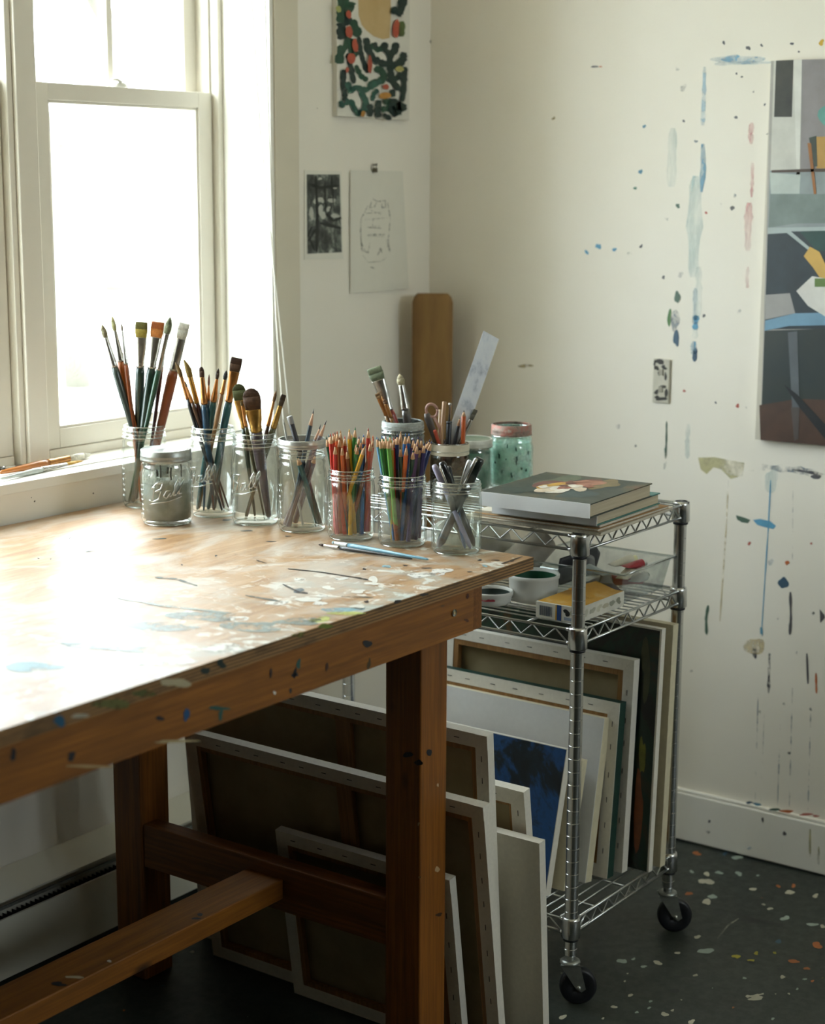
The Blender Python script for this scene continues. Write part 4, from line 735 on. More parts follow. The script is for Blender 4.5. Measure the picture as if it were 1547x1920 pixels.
pencil_jar('j6', P6, 556, 'coloured pencils in the warm-coloured pint jar', 'in the warm-coloured pencil jar', 170)
pencil_jar('j7', P7, 900, 'coloured pencils in the green and purple pint jar', 'in the green and purple pencil jar', 185)
# jar 8: pens
g8 = 'pens in the small right-hand jar'
def pen(tip, rim, dt, r, barrel, capc, label, clip=True, capf=.30, z0=TZ):
    B, T = stick_pts('j8', z2(tip), z2(rim), dt); d = (T-B); L = d.length; d /= L; root = tag(empty('pen', B), label, 'pen', g8); side = (RT-d*RT.dot(d)).normalized(); nrm = d.cross(side)
    if nrm.dot(FW) > 0: nrm = -nrm
    k = T-d*L*capf; mb = MB(); mb.sweep([(B, r*.4, r*.4), (B+d*.008, r*.8, r*.8), (B+d*.012, r*.95, r*.95), (k, r*.95, r*.95)], M(barrel, .3, var=.1, coat=.3), side, 18); mb.build('barrel', root)
    mb = MB(); mb.sweep([(k, r*1.12, r*1.12), (T-d*.006, r*1.15, r*1.15), (T-d*.001, r*.9, r*.9), (T, r*.4, r*.4)], M(capc, .25, var=.1, coat=.5), side, 18); cp = mb.build('cap', root)
    if clip: mb = MB(); o = nrm*(r*1.35)+side*(-r*.7); mb.sweep([(T-d*.004+o*.7, r*.3, r*.2), (T-d*.010+o*1.1, r*.34, r*.2), (k+d*.006+o*1.05, r*.3, r*.2), (k+d*.003+o, r*.2, r*.15)], m_silv, side, 10); mb.build('clip', cp)
pen((1152, 372), (1222, 500), -.008, .0062, '#2a2c30', '#17181b', 'black capped pen with silver clip at left of the pen jar')
pen((1102, 390), (1150, 500), .006, .0048, '#8a86a2', '#a49fb8', 'slim lilac pen at the left rim of the pen jar', clip=False)
pen((1408, 345), (1318, 500), .002, .0085, '#23282a', '#15211e', 'fat dark green-black marker leaning right in the pen jar', capf=.36)
pen((1340, 360), (1285, 500), -.014, .0040, '#b8b9ba', '#c6c7c8', 'slim silver pen resting against the fat marker')
pen((1205, 600), (1245, 700), -.020, .0050, '#8f8d88', '#6f6e6c', 'short grey pen lying low inside the pen jar', clip=False)
pen((1200, 400), (1222, 500), .016, .0042, '#3f5f8a', '#2b2d33', 'slim blue pen behind the black capped pen', clip=False)
# two brushes lying on the table in front of the pencil jars
def lying(p0, p1, zc, kind, fsf, fbf, wpx, wh, hc, fm_, bc, label, grp, zt=None, plane=TZ, sc=1050):
    T = onp(p0[0], p0[1], 2, plane+zc); B = onp(p1[0], p1[1], 2, plane+zc); T.z = plane+(zt or zc)
    return brush_at(B, T, fsf, fbf, wpx, wh, kind, hc, fm_, bc, label, grp, None, sc)
gl = 'brushes lying on the table'
lying((597, 1021), (773, 1048), .0042, 'round', .235, .06, 5, 7, 'black', m_silv, '#4a3a30', 'black-handled brush lying in front of the pencil jars', gl)
lying((622, 1017), (803, 1049), .0052, 'round', .18, .03, 6, 9, '#6fa3b8', M('#cfd6d8', .4, .3), '#a9c0c8', 'light blue handled brush lying behind the black-handled one', gl)
gs = 'brushes lying on the window sill'
lying((172, 852), (0, 886), .0070, 'round', .50, .26, 15, 16, '#b06a2a', m_copp, '#d9d4c4', 'pale-bristled brush with tan handle lying on the window sill', gs, plane=SZ, sc=1000)
lying((152, 864), (0, 898), .0055, 'flat', .50, .20, 14, 12, '#b9bdb8', m_silv, '#b98f3a', 'brush with yellow-brown bristles and pale handle on the window sill', gs, plane=SZ, sc=1020)
lying((48, 873), (-60, 892), .0055, 'round', .4, .2, 10, 13, 'black', m_silv, '#5a5040', 'dark-handled brush lying at the left end of the sill', gs, plane=SZ, sc=1020)

# ================================================================== ON THE CART
# magazines and books
gb = 'books and papers on top of the cart'
ztop = ZT+.0052
def book(near, left, right, z0, z1, cover, pages, label, cat='book', name='hardback_book', spine=None, art=None, grp=gb, ct=.0022, hw=.003):
    N, Lf, Rg = onp(*near, 2, z1), onp(*left, 2, z1), onp(*right, 2, z1)
    u = Rg-N; v = Lf-N; u.z = v.z = 0; ul = u.length; vl = v.length; u.normalize(); v = (v-u*v.dot(u)).normalized()
    root = tag(empty(name, (N.x, N.y, z0)), label, cat, grp)
    def q(a, b, c): return Vector((N.x, N.y, 0))+u*a+v*b+Vector((0, 0, c))
    def bx(mb, a0, b0, c0, a1, b1, c1, m): mb.add([q(a, b, c) for c in (c0, c1) for b in (b0, b1) for a in (a0, a1)], [(0, 2, 3, 1), (4, 5, 7, 6), (0, 1, 5, 4), (2, 6, 7, 3), (0, 4, 6, 2), (1, 3, 7, 5)], m)
    mb = MB(); bx(mb, hw, hw, z0+ct, ul-hw, vl-hw, z1-ct, pages); mb.build('page_block', root)
    mb = MB(); bx(mb, 0, 0, z0, ul, vl, z0+ct, cover); bx(mb, 0, 0, z1-ct, ul, vl, z1, cover)
    if spine: bx(mb, -.0012, 0, z0, 0, vl, z1, spine)
    if art: art(mb, q, ul, vl, z1)
    mb.build('cover', root); return root
t = NT('page_edges'); wv = t.noise(t.coord((2, 2, 400)), 3, 3); t.link(t.ramp(wv, [(.3, S('#b7a98c')), (.7, S('#cfc3a8'))]), t.b.inputs['Base Color']); t.b.inputs['Roughness'].default_value = .8; m_pages = t.m
m_wspine = M('#f1f3f5', .45, var=.03, scale=20, name='white_glossy_cover')
m_cov = blotchy('dark_painted_cover', [(.3, '#20281f'), (.5, '#3a4238'), (.62, '#57503c'), (.72, '#6d4a36')], 9, .5, 5, dist=.5)
m_tealc = blotchy('teal_spotted_cover', [(.3, '#1f5a54'), (.6, '#3a8076'), (.75, '#a9b8a8')], 20, .4)
def coverart(mb, q, ul, vl, z):
    pal = ['#8f5a48', '#a3705a', '#c4b49c', '#b98f3c', '#d8d0c0', '#6a4038', '#5a6350', '#7a6a48', '#2c3a34', '#3a4a48']; cs = [M(c, .5, var=.3, scale=40) for c in pal]; rnd = random.Random(11)
    sp = [(.5, .5, .34, .26, 8), (.3, .3, .2, .14, 9), (.72, .7, .2, .14, 6), (.75, .3, .18, .12, 7), (.25, .75, .18, .12, 8), (.6, .56, .24, .18, 5), (.64, .5, .18, .16, 0), (.70, .42, .14, .1, 1), (.42, .58, .18, .13, 2), (.36, .5, .13, .09, 4), (.5, .4, .1, .08, 2), (.46, .66, .12, .06, 3), (.58, .6, .09, .05, 3), (.33, .44, .07, .05, 4), (.44, .5, .07, .04, 0), (.55, .46, .06, .05, 4), (.68, .56, .07, .05, 5), (.4, .66, .06, .04, 4), (.6, .36, .06, .04, 0), (.28, .55, .05, .04, 2), (.76, .5, .05, .06, 1), (.52, .54, .04, .03, 5)]
    for i, (a, b, ra, rb_, k) in enumerate(sp):
        mb.poly([q((a+x)*ul, (b+y)*vl, z+.0002+i*.00006) for x, y in blob(26, .5, i+5, ra, rb_)], cs[k])
zc0 = ztop
book((1127, 999), (890, 960), (1262, 950), zc0, zc0+.006, M('#b7ad98', .7, var=.1), M('#c9c2b0', .8, var=.2, scale=200), 'bottom magazine of the pile on the cart top', 'magazine', 'magazine', ct=.0008, hw=.001)
book((1122, 992), (898, 957), (1255, 948), zc0+.0064, zc0+.0114, M('#a98458', .7, var=.2), M('#d2cdbf', .8, var=.2, scale=200), 'magazine with brown kraft cover, second from the bottom of the pile', 'magazine', 'magazine', ct=.0008, hw=.001)
book((1125, 985), (903, 953), (1236, 947), zc0+.0118, zc0+.0158, M('#cdc8ba', .6, var=.1), M('#cfc9ba', .8, var=.2, scale=200), 'thin pale magazine directly under the two hardback books', 'magazine', 'magazine', ct=.0008, hw=.001)
book((1120, 964), (935, 937), (1238, 924), zc0+.0162, zc0+.038, m_tealc, m_pages, 'white-spined hardback book with teal cover under the top book', spine=m_wspine)
book((1107, 945), (920, 916), (1223, 906), zc0+.0384, zc0+.065, m_cov, m_pages, 'topmost hardback book with dark painterly cover', spine=m_wspine, art=coverart)

for k in ('jA', 'jB', 'jC', 'jD'): ZZ[k] = ZT+.0052
mg = glassmat('grey_smeared_glass', (.6, .64, .62), (.35, .38, .36), .5, dirt=.95, dirtcol='#8b918a'); mg2 = glassmat('splashed_glass', (.55, .52, .47), (.3, .3, .28), .5, dirt=.9, dirtcol='#7a6a58'); mg4 = glassmat('aqua_streaked_glass', (.88, .97, .94), (.3, .45, .42), .5, dirt=.6, dirtcol='#d0e4dc')
gj = 'jars at the back of the cart top'
JO['jA'] = jar(*J['jA'][:2], ZZ['jA'], *J['jA'][2:], 'quart', lab['jA'], mg, gj); JO['jB'] = jar(*J['jB'][:2], ZZ['jB'], *J['jB'][2:], 'pint', lab['jB'], mg2, gj)
JO['jC'] = jar(*J['jC'][:2], ZZ['jC'], *J['jC'][2:], 'pint', lab['jC'], m_jardirty, gj); JO['jD'] = jar(*J['jD'][:2], ZZ['jD'], *J['jD'][2:], 'quart', lab['jD'], mg4, gj)
x, y, h, rb, rn = J['jC']; m_gpaint = blotchy('green_paint_inside', [(.3, '#1f4a3c'), (.5, '#3f7a66'), (.62, '#5f9684'), (.76, '#a85a3a')], 30, .45, 5)
mb = MB(); mb.lathe([(0, .009), (rb-.006, .009), (rb-.0033, .014), (rb-.0033, h*.78), (0, h*.79)], (x, y, ZZ['jC']), m_gpaint, 40); mb.build('paint_fill', JO['jC'])
lid(JO['jC'], x, y, ZZ['jC']+h-.012, .0432, band=M('#c9cabf', .5, .1, var=.2, scale=50, name='painted_white_band'), dm=M('#6f7a66', .5, .2, var=.4, scale=40))
x, y, h, rb, rn = J['jA']; mb = MB(); mb.lathe([(rn+.0016, h*.9), (rn+.0022, h*.93), (rn+.0012, h*.99), (rn-.001, h+.0008), (rn-.004, h+.0004)], (x, y, ZZ['jA']), blotchy('grey_crusted_rim', [(.3, '#5f6460'), (.6, '#9ba09a'), (.75, '#c0c3bc')], 40, .6), 48); mb.build('paint_crusted_rim', JO['jA'])
x, y, h, rb, rn = J['jB']; mb = MB(); mb.lathe([(rn+.0022, h*.80), (rn+.0024, h*.99)], (x, y, ZZ['jB']), blotchy('masking_tape', [(.3, '#b9b09a'), (.6, '#d0c8b4'), (.76, '#b0a050')], 24, .7), 48); mb.build('masking_tape', JO['jB'])
mb = MB(); mb.lathe([(0, .009), (rb-.006, .009), (rb-.0036, .014), (rb-.0036, h*.6)], (x, y, ZZ['jB']), blotchy('dried_paint_layers', [(.3, '#3c342c'), (.5, '#7a6a5c'), (.65, '#a08c7c')], 34, .6), 40); mb.build('dried_paint', JO['jB'])
x, y, h, rb, rn = J['jD']; mb = MB(); q = rb-.0034
mb.lathe([(0, .009), (q-.004, .009), (q, .014), (q, h*.62), (q*.985, h*.69), (q*.93, h*.755)], (x, y, ZZ['jD']), smear('#cfe3da', .22, .42, 22, (1, 1, .6), .92), 48)
for i in range(14):
    a = ANG+random.uniform(-1.1, 1.1); zz = ZZ['jD']+random.uniform(.03, .095); rr = rb+.0006
    mb.poly([Vector((x+rr*math.cos(a+p/rb), y+rr*math.sin(a+p/rb), zz+s)) for p, s in blob(12, .4, i, random.uniform(.001, .0028), random.uniform(.002, .006))], M('#24443a', .5, name='dark_green_drip'))
mb.build('streaked_paint', JO['jD'])
lid(JO['jD'], x, y, ZZ['jD']+h-.016, .0415, disk=False, band=blotchy('rusty_painted_band', [(.3, '#5a4a40'), (.48, '#9a8578'), (.6, '#a86a5c'), (.72, '#b5ada0')], 45, .6, metal=.2), hgt=.022)
ZZ['jA'] = ZZ['jB'] = ZT+.0052
z3 = Z(660, 600, 3.8675); gA = 'brushes standing in the grey smeared jar on the cart'
def brushes3(jk, lst, group, sc=930): brushes(jk, z3, sc, lst, group)
brushes3('jA', [((158, 345), (190, 435), (298, 645), (365, 775), 'flat', 104, 66, 'red', m_silv, '#6f7a60', '#7f8a6e', -.012, 'flat brush with grey-green bristles and red handle on the cart'),
 ((182, 532), (200, 570), (240, 700), (278, 775), 'flat', 36, 28, 'wood', m_copp, '#8a6a44', None, -.024, 'small wooden brush leaning left below the grey-green bristles'),
 ((232, 572), (250, 610), (290, 710), (330, 775), 'round', 30, 28, 'tan', m_copp, '#6a4a30', None, -.030, 'small copper-coloured brush in front of the red handle'),
 ((345, 392), (372, 468), (432, 640), (480, 775), 'round', 56, 58, 'grey', m_silv, '#a39a7a', '#b5ab8c', .014, 'round brush with cream bristles and paint-splattered grey handle')], gA)
gB = 'tools standing in the short taped jar on the cart'
def sB(tip, rim, dt, r, name, label, cat, caps, n=10): return stick('jB', z3, tip, rim, dt, r, None, name, label, cat, gB, caps, n, z0=ZZ['jB'])
# white painted slat
B, T = stick_pts('jB', z3((1010, 108)), z3((765, 740)), .02, z0=ZZ['jB']); d = (T-B).normalized(); side = (RT-d*RT.dot(d)).normalized(); nn = d.cross(side)
root = tag(empty('painted_slat', B), 'wide white paint-smeared slat rising from the taped jar', 'slat', gB)
mb = MB(); W = .0175; vs = []
for P, w1 in ((B, .012), (B+(T-B)*.35, W), (T+side*W*.0, W)):
    for s in (-1, 1):
        for th in (-.0012, .0012): vs.append(P+side*w1*s+nn*th+(d*(-.003*s) if P is not B else Vector()))
mb.add(vs, [(0, 2, 3, 1), (0, 1, 5, 4), (2, 6, 7, 3), (1, 3, 7, 5), (0, 4, 6, 2), (4, 5, 9, 8), (6, 10, 11, 7), (5, 7, 11, 9), (4, 8, 10, 6), (8, 9, 11, 10)], blotchy('whitewashed_slat', [(.3, '#8f97a8'), (.45, '#c9cdd4'), (.7, '#dcdedd')], 26, .45, 5, (1, 1, .6)))
mb.build('blade', root)
sB((670, 592), (655, 850), -.004, .0040, 'wooden_stick', 'rounded wooden stick in the middle of the taped jar', 'stick', [(0, 1, '#b08a66')], 12)
sB((640, 650), (632, 850), .008, .0032, 'wooden_stick', 'pale bamboo skewer beside the rounded wooden stick', 'stick', [(0, 1, '#b59c78')], 8)
sB((712, 602), (715, 850), -.016, .0058, 'craft_knife', 'black-handled tool with silver rod in the taped jar', 'tool', [(0, .78, '#15191f'), (.78, .80, '#2a2f35')], 14)
B, T = stick_pts('jB', z3((712, 602)), z3((715, 850)), -.016, z0=ZZ['jB']); mb = MB(); d = (T-B); mb.sweep([(B+d*.79, .0022, .0022), (B+d*.97, .0022, .0022), (B+d*.975, .0034, .0034), (B+d, .003, .003)], m_silv, RT, 12); mb.build('steel_rod', [o for o in COL.objects if o.name.startswith('craft_knife')][0])
B, T = stick_pts('jB', z3((812, 655)), z3((795, 830)), -.006, z0=ZZ['jB']); pencil(B, T, .0045, '#b8582a', 'orange pencil in the taped jar on the cart', gB, lead='#3a3836', name='coloured_pencil', sharp=.012)
B, T = stick_pts('jB', z3((898, 650)), z3((820, 830)), .004, z0=ZZ['jB']); brush_at(B, T, .42, .12, 8, 9, 'flat', 'rust', m_silv, '#5a584c', 'small brush leaning right in the taped jar on the cart', gB, None, 930)
B, T = stick_pts('jB', z3((785, 700)), z3((750, 830)), .0, z0=ZZ['jB']); pencil(B, T, .0036, '#3a3a40', 'dark pencil leaning right beside the slat', gB, lead='#2a2a2a', name='drawing_pencil')
sB((600, 800), (622, 880), -.022, .0036, 'crayon', 'short red-orange crayon at front of the taped jar', 'crayon', [(0, 1, '#b0482e')], 10)
# scissors: two finger loops and shanks
B, T = stick_pts('jB', z3((545, 690)), z3((625, 880)), -.012, z0=ZZ['jB']); root = tag(empty('scissors', B), 'scissors with pinkish finger loops upright in the taped jar', 'scissors', gB); d = (T-B).normalized(); side = (RT-d*RT.dot(d)).normalized()
mp = M('#a98072', .4, name='pink_brown_grip'); mgr = M('#6f6a66', .35, .6, name='dark_steel_blade')
mb = MB(); c1 = T+side*.012+d*.006; mb.tube([c1+side*.011*math.cos(a)+d*.014*math.sin(a) for a in [k*2*PI/20 for k in range(21)]], .0028, mp, 8); mb.tube([c1-d*.013, c1-d*.04+side*.003, B+side*.002+d*.05], .0028, mp, 8); mb.build('finger_loop', root)
mb = MB(); mb.sweep([(B, .002, .001), (B+d*.05, .006, .0016), (T-d*.03, .007, .0024), (T-d*.006, .008, .004), (T+d*.004, .005, .003)], mgr, side, 12); mb.build('blade', root)

# middle shelf
zs_ = ZM+.0052; gm = 'things on the middle shelf of the cart'
def tub(px, py, r, h, label, inner, sq=1, rotlip=True):
    P = onp(px, py, 2, zs_); root = tag(empty('plastic_tub', (P.x, P.y, zs_)), label, 'tub', gm); m = M('#d6d5cd', .4, var=.05, scale=10, name='white_plastic')
    mb = MB(); mb.lathe([(0, .0), (r*.82, 0), (r*.92, .003), (r*.96, .010), (r, h-.010), (r*1.04, h-.008), (r*1.05, h-.002), (r*1.02, h), (r*.97, h-.001), (r*.93, h-.008), (r*.90, .008), (0, .006)], P, m, 48, squash=sq); mb.build('body', root)
    mb = MB(); mb.lathe([(r*.905, h-.006), (r*.89, h*.45), (r*.85, h*.25), (0, h*.23)], P, inner, 40, squash=sq); mb.build('paint_residue', root); return root
tub(1000, 1124, .049, .054, 'white plastic tub with dark green paint inside', blotchy('green_residue', [(.3, '#0f3a26'), (.7, '#1f5a3c')], 20, .4))
tub(922, 1130, .040, .026, 'low white tub with red print, left of the green-paint tub', blotchy('dark_green_residue', [(.3, '#1c2a22'), (.7, '#27382e')], 20, .5))
P = onp(922, 1130, 2, zs_); tb = [o for o in COL.objects if o.name == 'plastic_tub.001'][0]; mb = MB()
a0 = ANG-.25; mb.poly([Vector((P.x+.0402*math.cos(a0+p/.04), P.y+.0402*math.sin(a0+p/.04), zs_+.014+q)) for p, q in blob(14, .4, 3, .012, .004)], M('#b84a58', .5)); mb.build('printed_mark', tb)
# cardboard carton with yellow top, barcode and blue stripe
root = tag(empty('carton', (2.676, 1.552, zs_)), 'flat yellow and white cardboard carton with barcode', 'box', gm); m_y = blotchy('yellow_card', [(.3, '#b9861f'), (.6, '#cf9a2c'), (.8, '#d9c08a')], 16, .5); m_w = blotchy('white_card', [(.3, '#c9c6b8'), (.7, '#dcd9cc')], 20, .5); m_bl = M('#27477f', .5)
cx, cy, cl, cw, ch = 2.676, 1.552, .175, .092, .030
mb = MB(); mb.box((cx, cy, zs_+.0003), (cx+cl, cy+cw, zs_+ch), m_w); mb.box((cx+.006, cy+.0005, zs_+ch), (cx+cl-.002, cy+cw-.0005, zs_+ch+.0004), m_y)
mb.add([(cx+cl*.45, cy+.02, zs_+ch+.0005), (cx+cl*.95, cy+.01, zs_+ch+.0005), (cx+cl*.98, cy+.06, zs_+ch+.012), (cx+cl*.5, cy+.075, zs_+ch+.010)], [(0, 1, 2, 3)], m_y)
f = lambda y, z, o=.0004: Vector((cx-o, cy+y, zs_+z))
def lab_(y0, y1, z0, z1, m, o=.0004): mb.poly([f(y0, z0, o), f(y1, z0, o), f(y1, z1, o), f(y0, z1, o)][::-1], m)
lab_(.036, .046, .0006, ch, m_bl); lab_(.0455, .049, .0006, ch, m_y)
yy = .056; rnd = random.Random(2)
while yy < .084: wdt = rnd.choice([.0006, .001, .0014]); lab_(yy, yy+wdt, .005, ch-.006, M('#3a4858', .5)); yy += wdt+rnd.choice([.0006, .001])
lab_(.004, .030, .003, .009, M('#8f9aa8', .5)); mb.poly([f(.024+p, .018+q, .0006) for p, q in blob(14, .3, 2, .007, .006)], M('#23241f', .5)); mb.poly([f(.012+p, .018+q, .0006) for p, q in blob(14, .3, 4, .005, .007)], M('#a9a48c', .5))
for k in range(6): mb.poly([Vector((cx+.028+k*.025+p, cy-.0004, zs_+.015+q)) for p, q in blob(10, .4, k, .010, .006)], M(['#bdb9a4', '#a9a794', '#c4c0aa', '#b5ae96', '#9c9c8a', '#8a8a78'][k], .5))
mb.build('box_body', root)
# clear storage bin
bx0, bx1, by0, by1, bh = 2.850, 3.026, 1.560, 1.770, .066
root = tag(empty('storage_bin', (bx0, by0, zs_)), 'clear plastic storage bin full of paint tubes', 'bin', gm)
m_bin = glassmat('clear_plastic', (.90, .92, .92), (.6, .64, .64), .4, dirt=.10, dirtcol='#c9cccb', rough=.12, base=.06)
mb = MB(); fl = .012
def ringq(i, z): return [Vector((bx0-i, by0-i, z)), Vector((bx1+i, by0-i, z)), Vector((bx1+i, by1+i, z)), Vector((bx0-i, by1+i, z))]
rs = [ringq(0, zs_+.0006), ringq(fl, zs_+bh), ringq(fl+.006, zs_+bh), ringq(fl+.006, zs_+bh-.004), ]
vs = sum(rs, []); fs = [(3, 2, 1, 0)]+[(i*4+k, i*4+(k+1) % 4, (i+1)*4+(k+1) % 4, (i+1)*4+k) for i in range(3) for k in range(4)]
mb.add(vs, fs, m_bin); o = mb.build('bin_body', root); md = o.modifiers.new('wall', 'SOLIDIFY'); md.thickness = .0015; md.offset = -1; b_ = o.modifiers.new('round', 'BEVEL'); b_.width = .006; b_.segments = 3; b_.limit_method = 'ANGLE'; b_.angle_limit = 1.0
gt = 'paint tubes in the clear bin'
def tube_(x, y, z, ang, L, r, body, cap, label, tilt=0):
    d = Vector((math.cos(ang)*math.cos(tilt), math.sin(ang)*math.cos(tilt), math.sin(tilt))); sd = Vector((-math.sin(ang), math.cos(ang), 0)); A = Vector((x, y, z)); up = d.cross(sd)
    root = tag(empty('paint_tube', A), label, 'paint tube', gt); mb = MB(); mb.sweep([(A, r*1.25, .0008), (A+d*L*.05, r*1.2, .0012), (A+d*L*.55, r*1.02, r*.8), (A+d*L*.82, r, r), (A+d*L*.84, r*.5, r*.5)], M(body, .4, var=.1), sd, 18); mb.build('tube_body', root)
    mb = MB(); mb.sweep([(A+d*L*.84, r*.62, r*.62), (A+d*L, r*.58, r*.58)], M(cap, .5, var=.1), sd, 12, smooth=False); mb.build('cap', root)
tube_(2.90, 1.585, zs_+.040, .2, .075, .011, '#c9bfa4', '#d8cda8', 'cream paint tube with pale cap, front of the clear bin', .1)
tube_(2.935, 1.600, zs_+.056, -.4, .055, .011, '#a82a34', '#c9c9c0', 'red paint tube with white cap in the clear bin')
tube_(2.955, 1.640, zs_+.050, -.5, .06, .012, '#d2cdb8', '#d9d5a8', 'pale yellow-capped paint tube in the clear bin', .15)
tube_(2.90, 1.60, zs_+.014, .8, .09, .012, '#3a4a6a', '#26282c', 'blue paint tube low in the clear bin')
tube_(2.99, 1.585, zs_+.016, 1.9, .085, .012, '#b0405a', '#d0d0c8', 'pink paint tube at the right end of the clear bin')
tube_(2.87, 1.66, zs_+.018, -.2, .09, .013, '#4a5a5c', '#26282c', 'grey-blue paint tube at the left of the clear bin')
tube_(2.93, 1.575, zs_+.030, .1, .07, .010, '#c8cbc6', '#3a5a4a', 'white paint tube with green cap in the clear bin')
tube_(2.868, 1.60, zs_+.052, 1.2, .07, .011, '#8f9a96', '#d0cdb8', 'grey paint tube with cream cap at the near end of the clear bin')
tube_(2.90, 1.66, zs_+.050, .5, .07, .011, '#3a3f42', '#c9a23a', 'dark paint tube with ochre cap in the clear bin', .1)
tube_(2.96, 1.58, zs_+.030, .7, .07, .011, '#d0ccc0', '#a83a40', 'white paint tube with red cap against the near side of the clear bin')
tube_(2.88, 1.61, zs_+.030, .5, .07, .012, '#27424a', '#1b1d20', 'dark teal paint tube in the clear bin')
root = tag(empty('paint_tray', (2.95, 1.69, zs_+.03)), 'black rounded tray standing at the back of the clear bin', 'tray', gm); mb = MB(); mb.sweep([((2.862, 1.705, zs_+.044), .02, .003), ((2.866, 1.705, zs_+.044), .028, .004), ((3.005, 1.705, zs_+.044), .028, .004), ((3.012, 1.705, zs_+.040), .02, .003)], m_black, Vector((0, 0, 1)), 20, pw=.6); mb.build('tray_body', root)
m = MB(); w6 = fl+.006; m.tube([Vector((bx0-w6, by0-w6, zs_+bh)), Vector((bx1+w6, by0-w6, zs_+bh)), Vector((bx1+w6, by1+w6, zs_+bh)), Vector((bx0-w6, by1+w6, zs_+bh)), Vector((bx0-w6, by0-w6, zs_+bh))], .0018, m_emb, 8); m.build('rim', [o for o in COL.objects if o.name == 'storage_bin'][0])
# wrinkled plastic bag and upturned beige cup
def crumple(name, c, R3, m, label, seed, amp=.18):
    root = tag(empty(name, (c[0], c[1], zs_)), label, 'bag', gm); n, k = 48, 28; vs = []
    for i in range(k+1):
        th = PI*i/k
        for j in range(n):
            ph = 2*PI*j/n; v = Vector((math.sin(th)*math.cos(ph), math.sin(th)*math.sin(ph), math.cos(th))); q = v*2.2+Vector((seed, 0, 0))
            s = 1+amp*(noise.noise(q)+.6*abs(noise.noise(q*2.3))+.35*noise.noise(q*5)); p = Vector((v.x*R3[0]*s, v.y*R3[1]*s, v.z*R3[2]*s))
            vs.append(Vector((c[0]+p.x, c[1]+p.y, max(zs_+.0006, c[2]+p.z))))
    mb = MB(); mb.add(vs, [(i*n+j, (i+1)*n+j, (i+1)*n+(j+1) % n, i*n+(j+1) % n) for i in range(k) for j in range(n)], m, True); mb.build('crumpled_sheet', root); return root
crumple('plastic_bag', (2.84, 1.918, zs_+.062), (.105, .088, .066), blotchy('cloudy_plastic', [(.3, '#a9a99e'), (.7, '#c4c4ba')], 14, .45, coat=.2), 'large crumpled grey-white plastic bag on the middle shelf', 3)
P = atp(1100, 1040, 2.88, 1.72); root = tag(empty('plastic_scoop', (2.845, 1.775, zs_)), 'beige plastic pot lying tilted between bag and clear bin', 'pot', gm)
A = Vector((2.835, 1.80, zs_+.040)); Bq = Vector((2.905, 1.765, zs_+.098)); d = (Bq-A).normalized(); sd = Vector((0, 0, 1)).cross(d).normalized(); mbe = blotchy('beige_plastic', [(.3, '#8d8676'), (.7, '#a9a292')], 14, .5)
mb = MB(); mb.sweep([(A, .036, .036), (A+d*.004, .038, .038), (Bq, .030, .030), (Bq+d*.002, .027, .027)], mbe, sd, 32, cap=True); mb.sweep([(A-d*.001, .0385, .0385), (A+d*.005, .040, .040), (A+d*.009, .0385, .0385)], M('#c9c4b4', .4), sd, 32, cap=False); mb.build('body', root)

# ================================================================== WALL THINGS
# abstract painting on the window wall
root = tag(empty('abstract_painting', (3.143, WALLY, 1.70)), 'abstract painting of dark green squiggles with red and orange patches', 'painting', 'pictures on the window wall')
m_pw = M('#dad7cc', .6, var=.05, scale=20, name='off_white_paint_ground')
ax0, ax1, az0, az1, ay = 3.150, 3.432, 1.700, 2.14, WALLY-.014
mb = MB(); mb.box((ax0, ay, az0), (ax1, WALLY-.0012, az1), m_pw); mb.build('panel', root, bevel=.001)
za = Z(610, 0, 7.032)
def Ta(o):
    def f(px, py): P = onp(px, py, 1, ay-o); return P
    return f
mb = MB(); mg_ = M('#1f4a34', .55, var=.35, scale=60, name='green_brush_paint'); mg3 = M('#16302a', .55, var=.35, scale=60, name='dark_green_brush_paint'); mgt = M('#2a5a4c', .55, var=.4, scale=60, name='sea_green_brush_paint'); mre = M('#b2523a', .55, var=.2, scale=50); moc = M('#b5823a', .55, var=.2, scale=50); mbe2 = blotchy('ochre_wash', [(.3, '#b99c68'), (.7, '#c9ae7e')], 12, .6)
mb.poly([Ta(.0004)(*za(p)) for p in [(420, -400), (860, -400), (865, 200), (850, 500), (760, 520), (640, 480), (540, 400), (480, 330), (440, 200)]], mbe2)
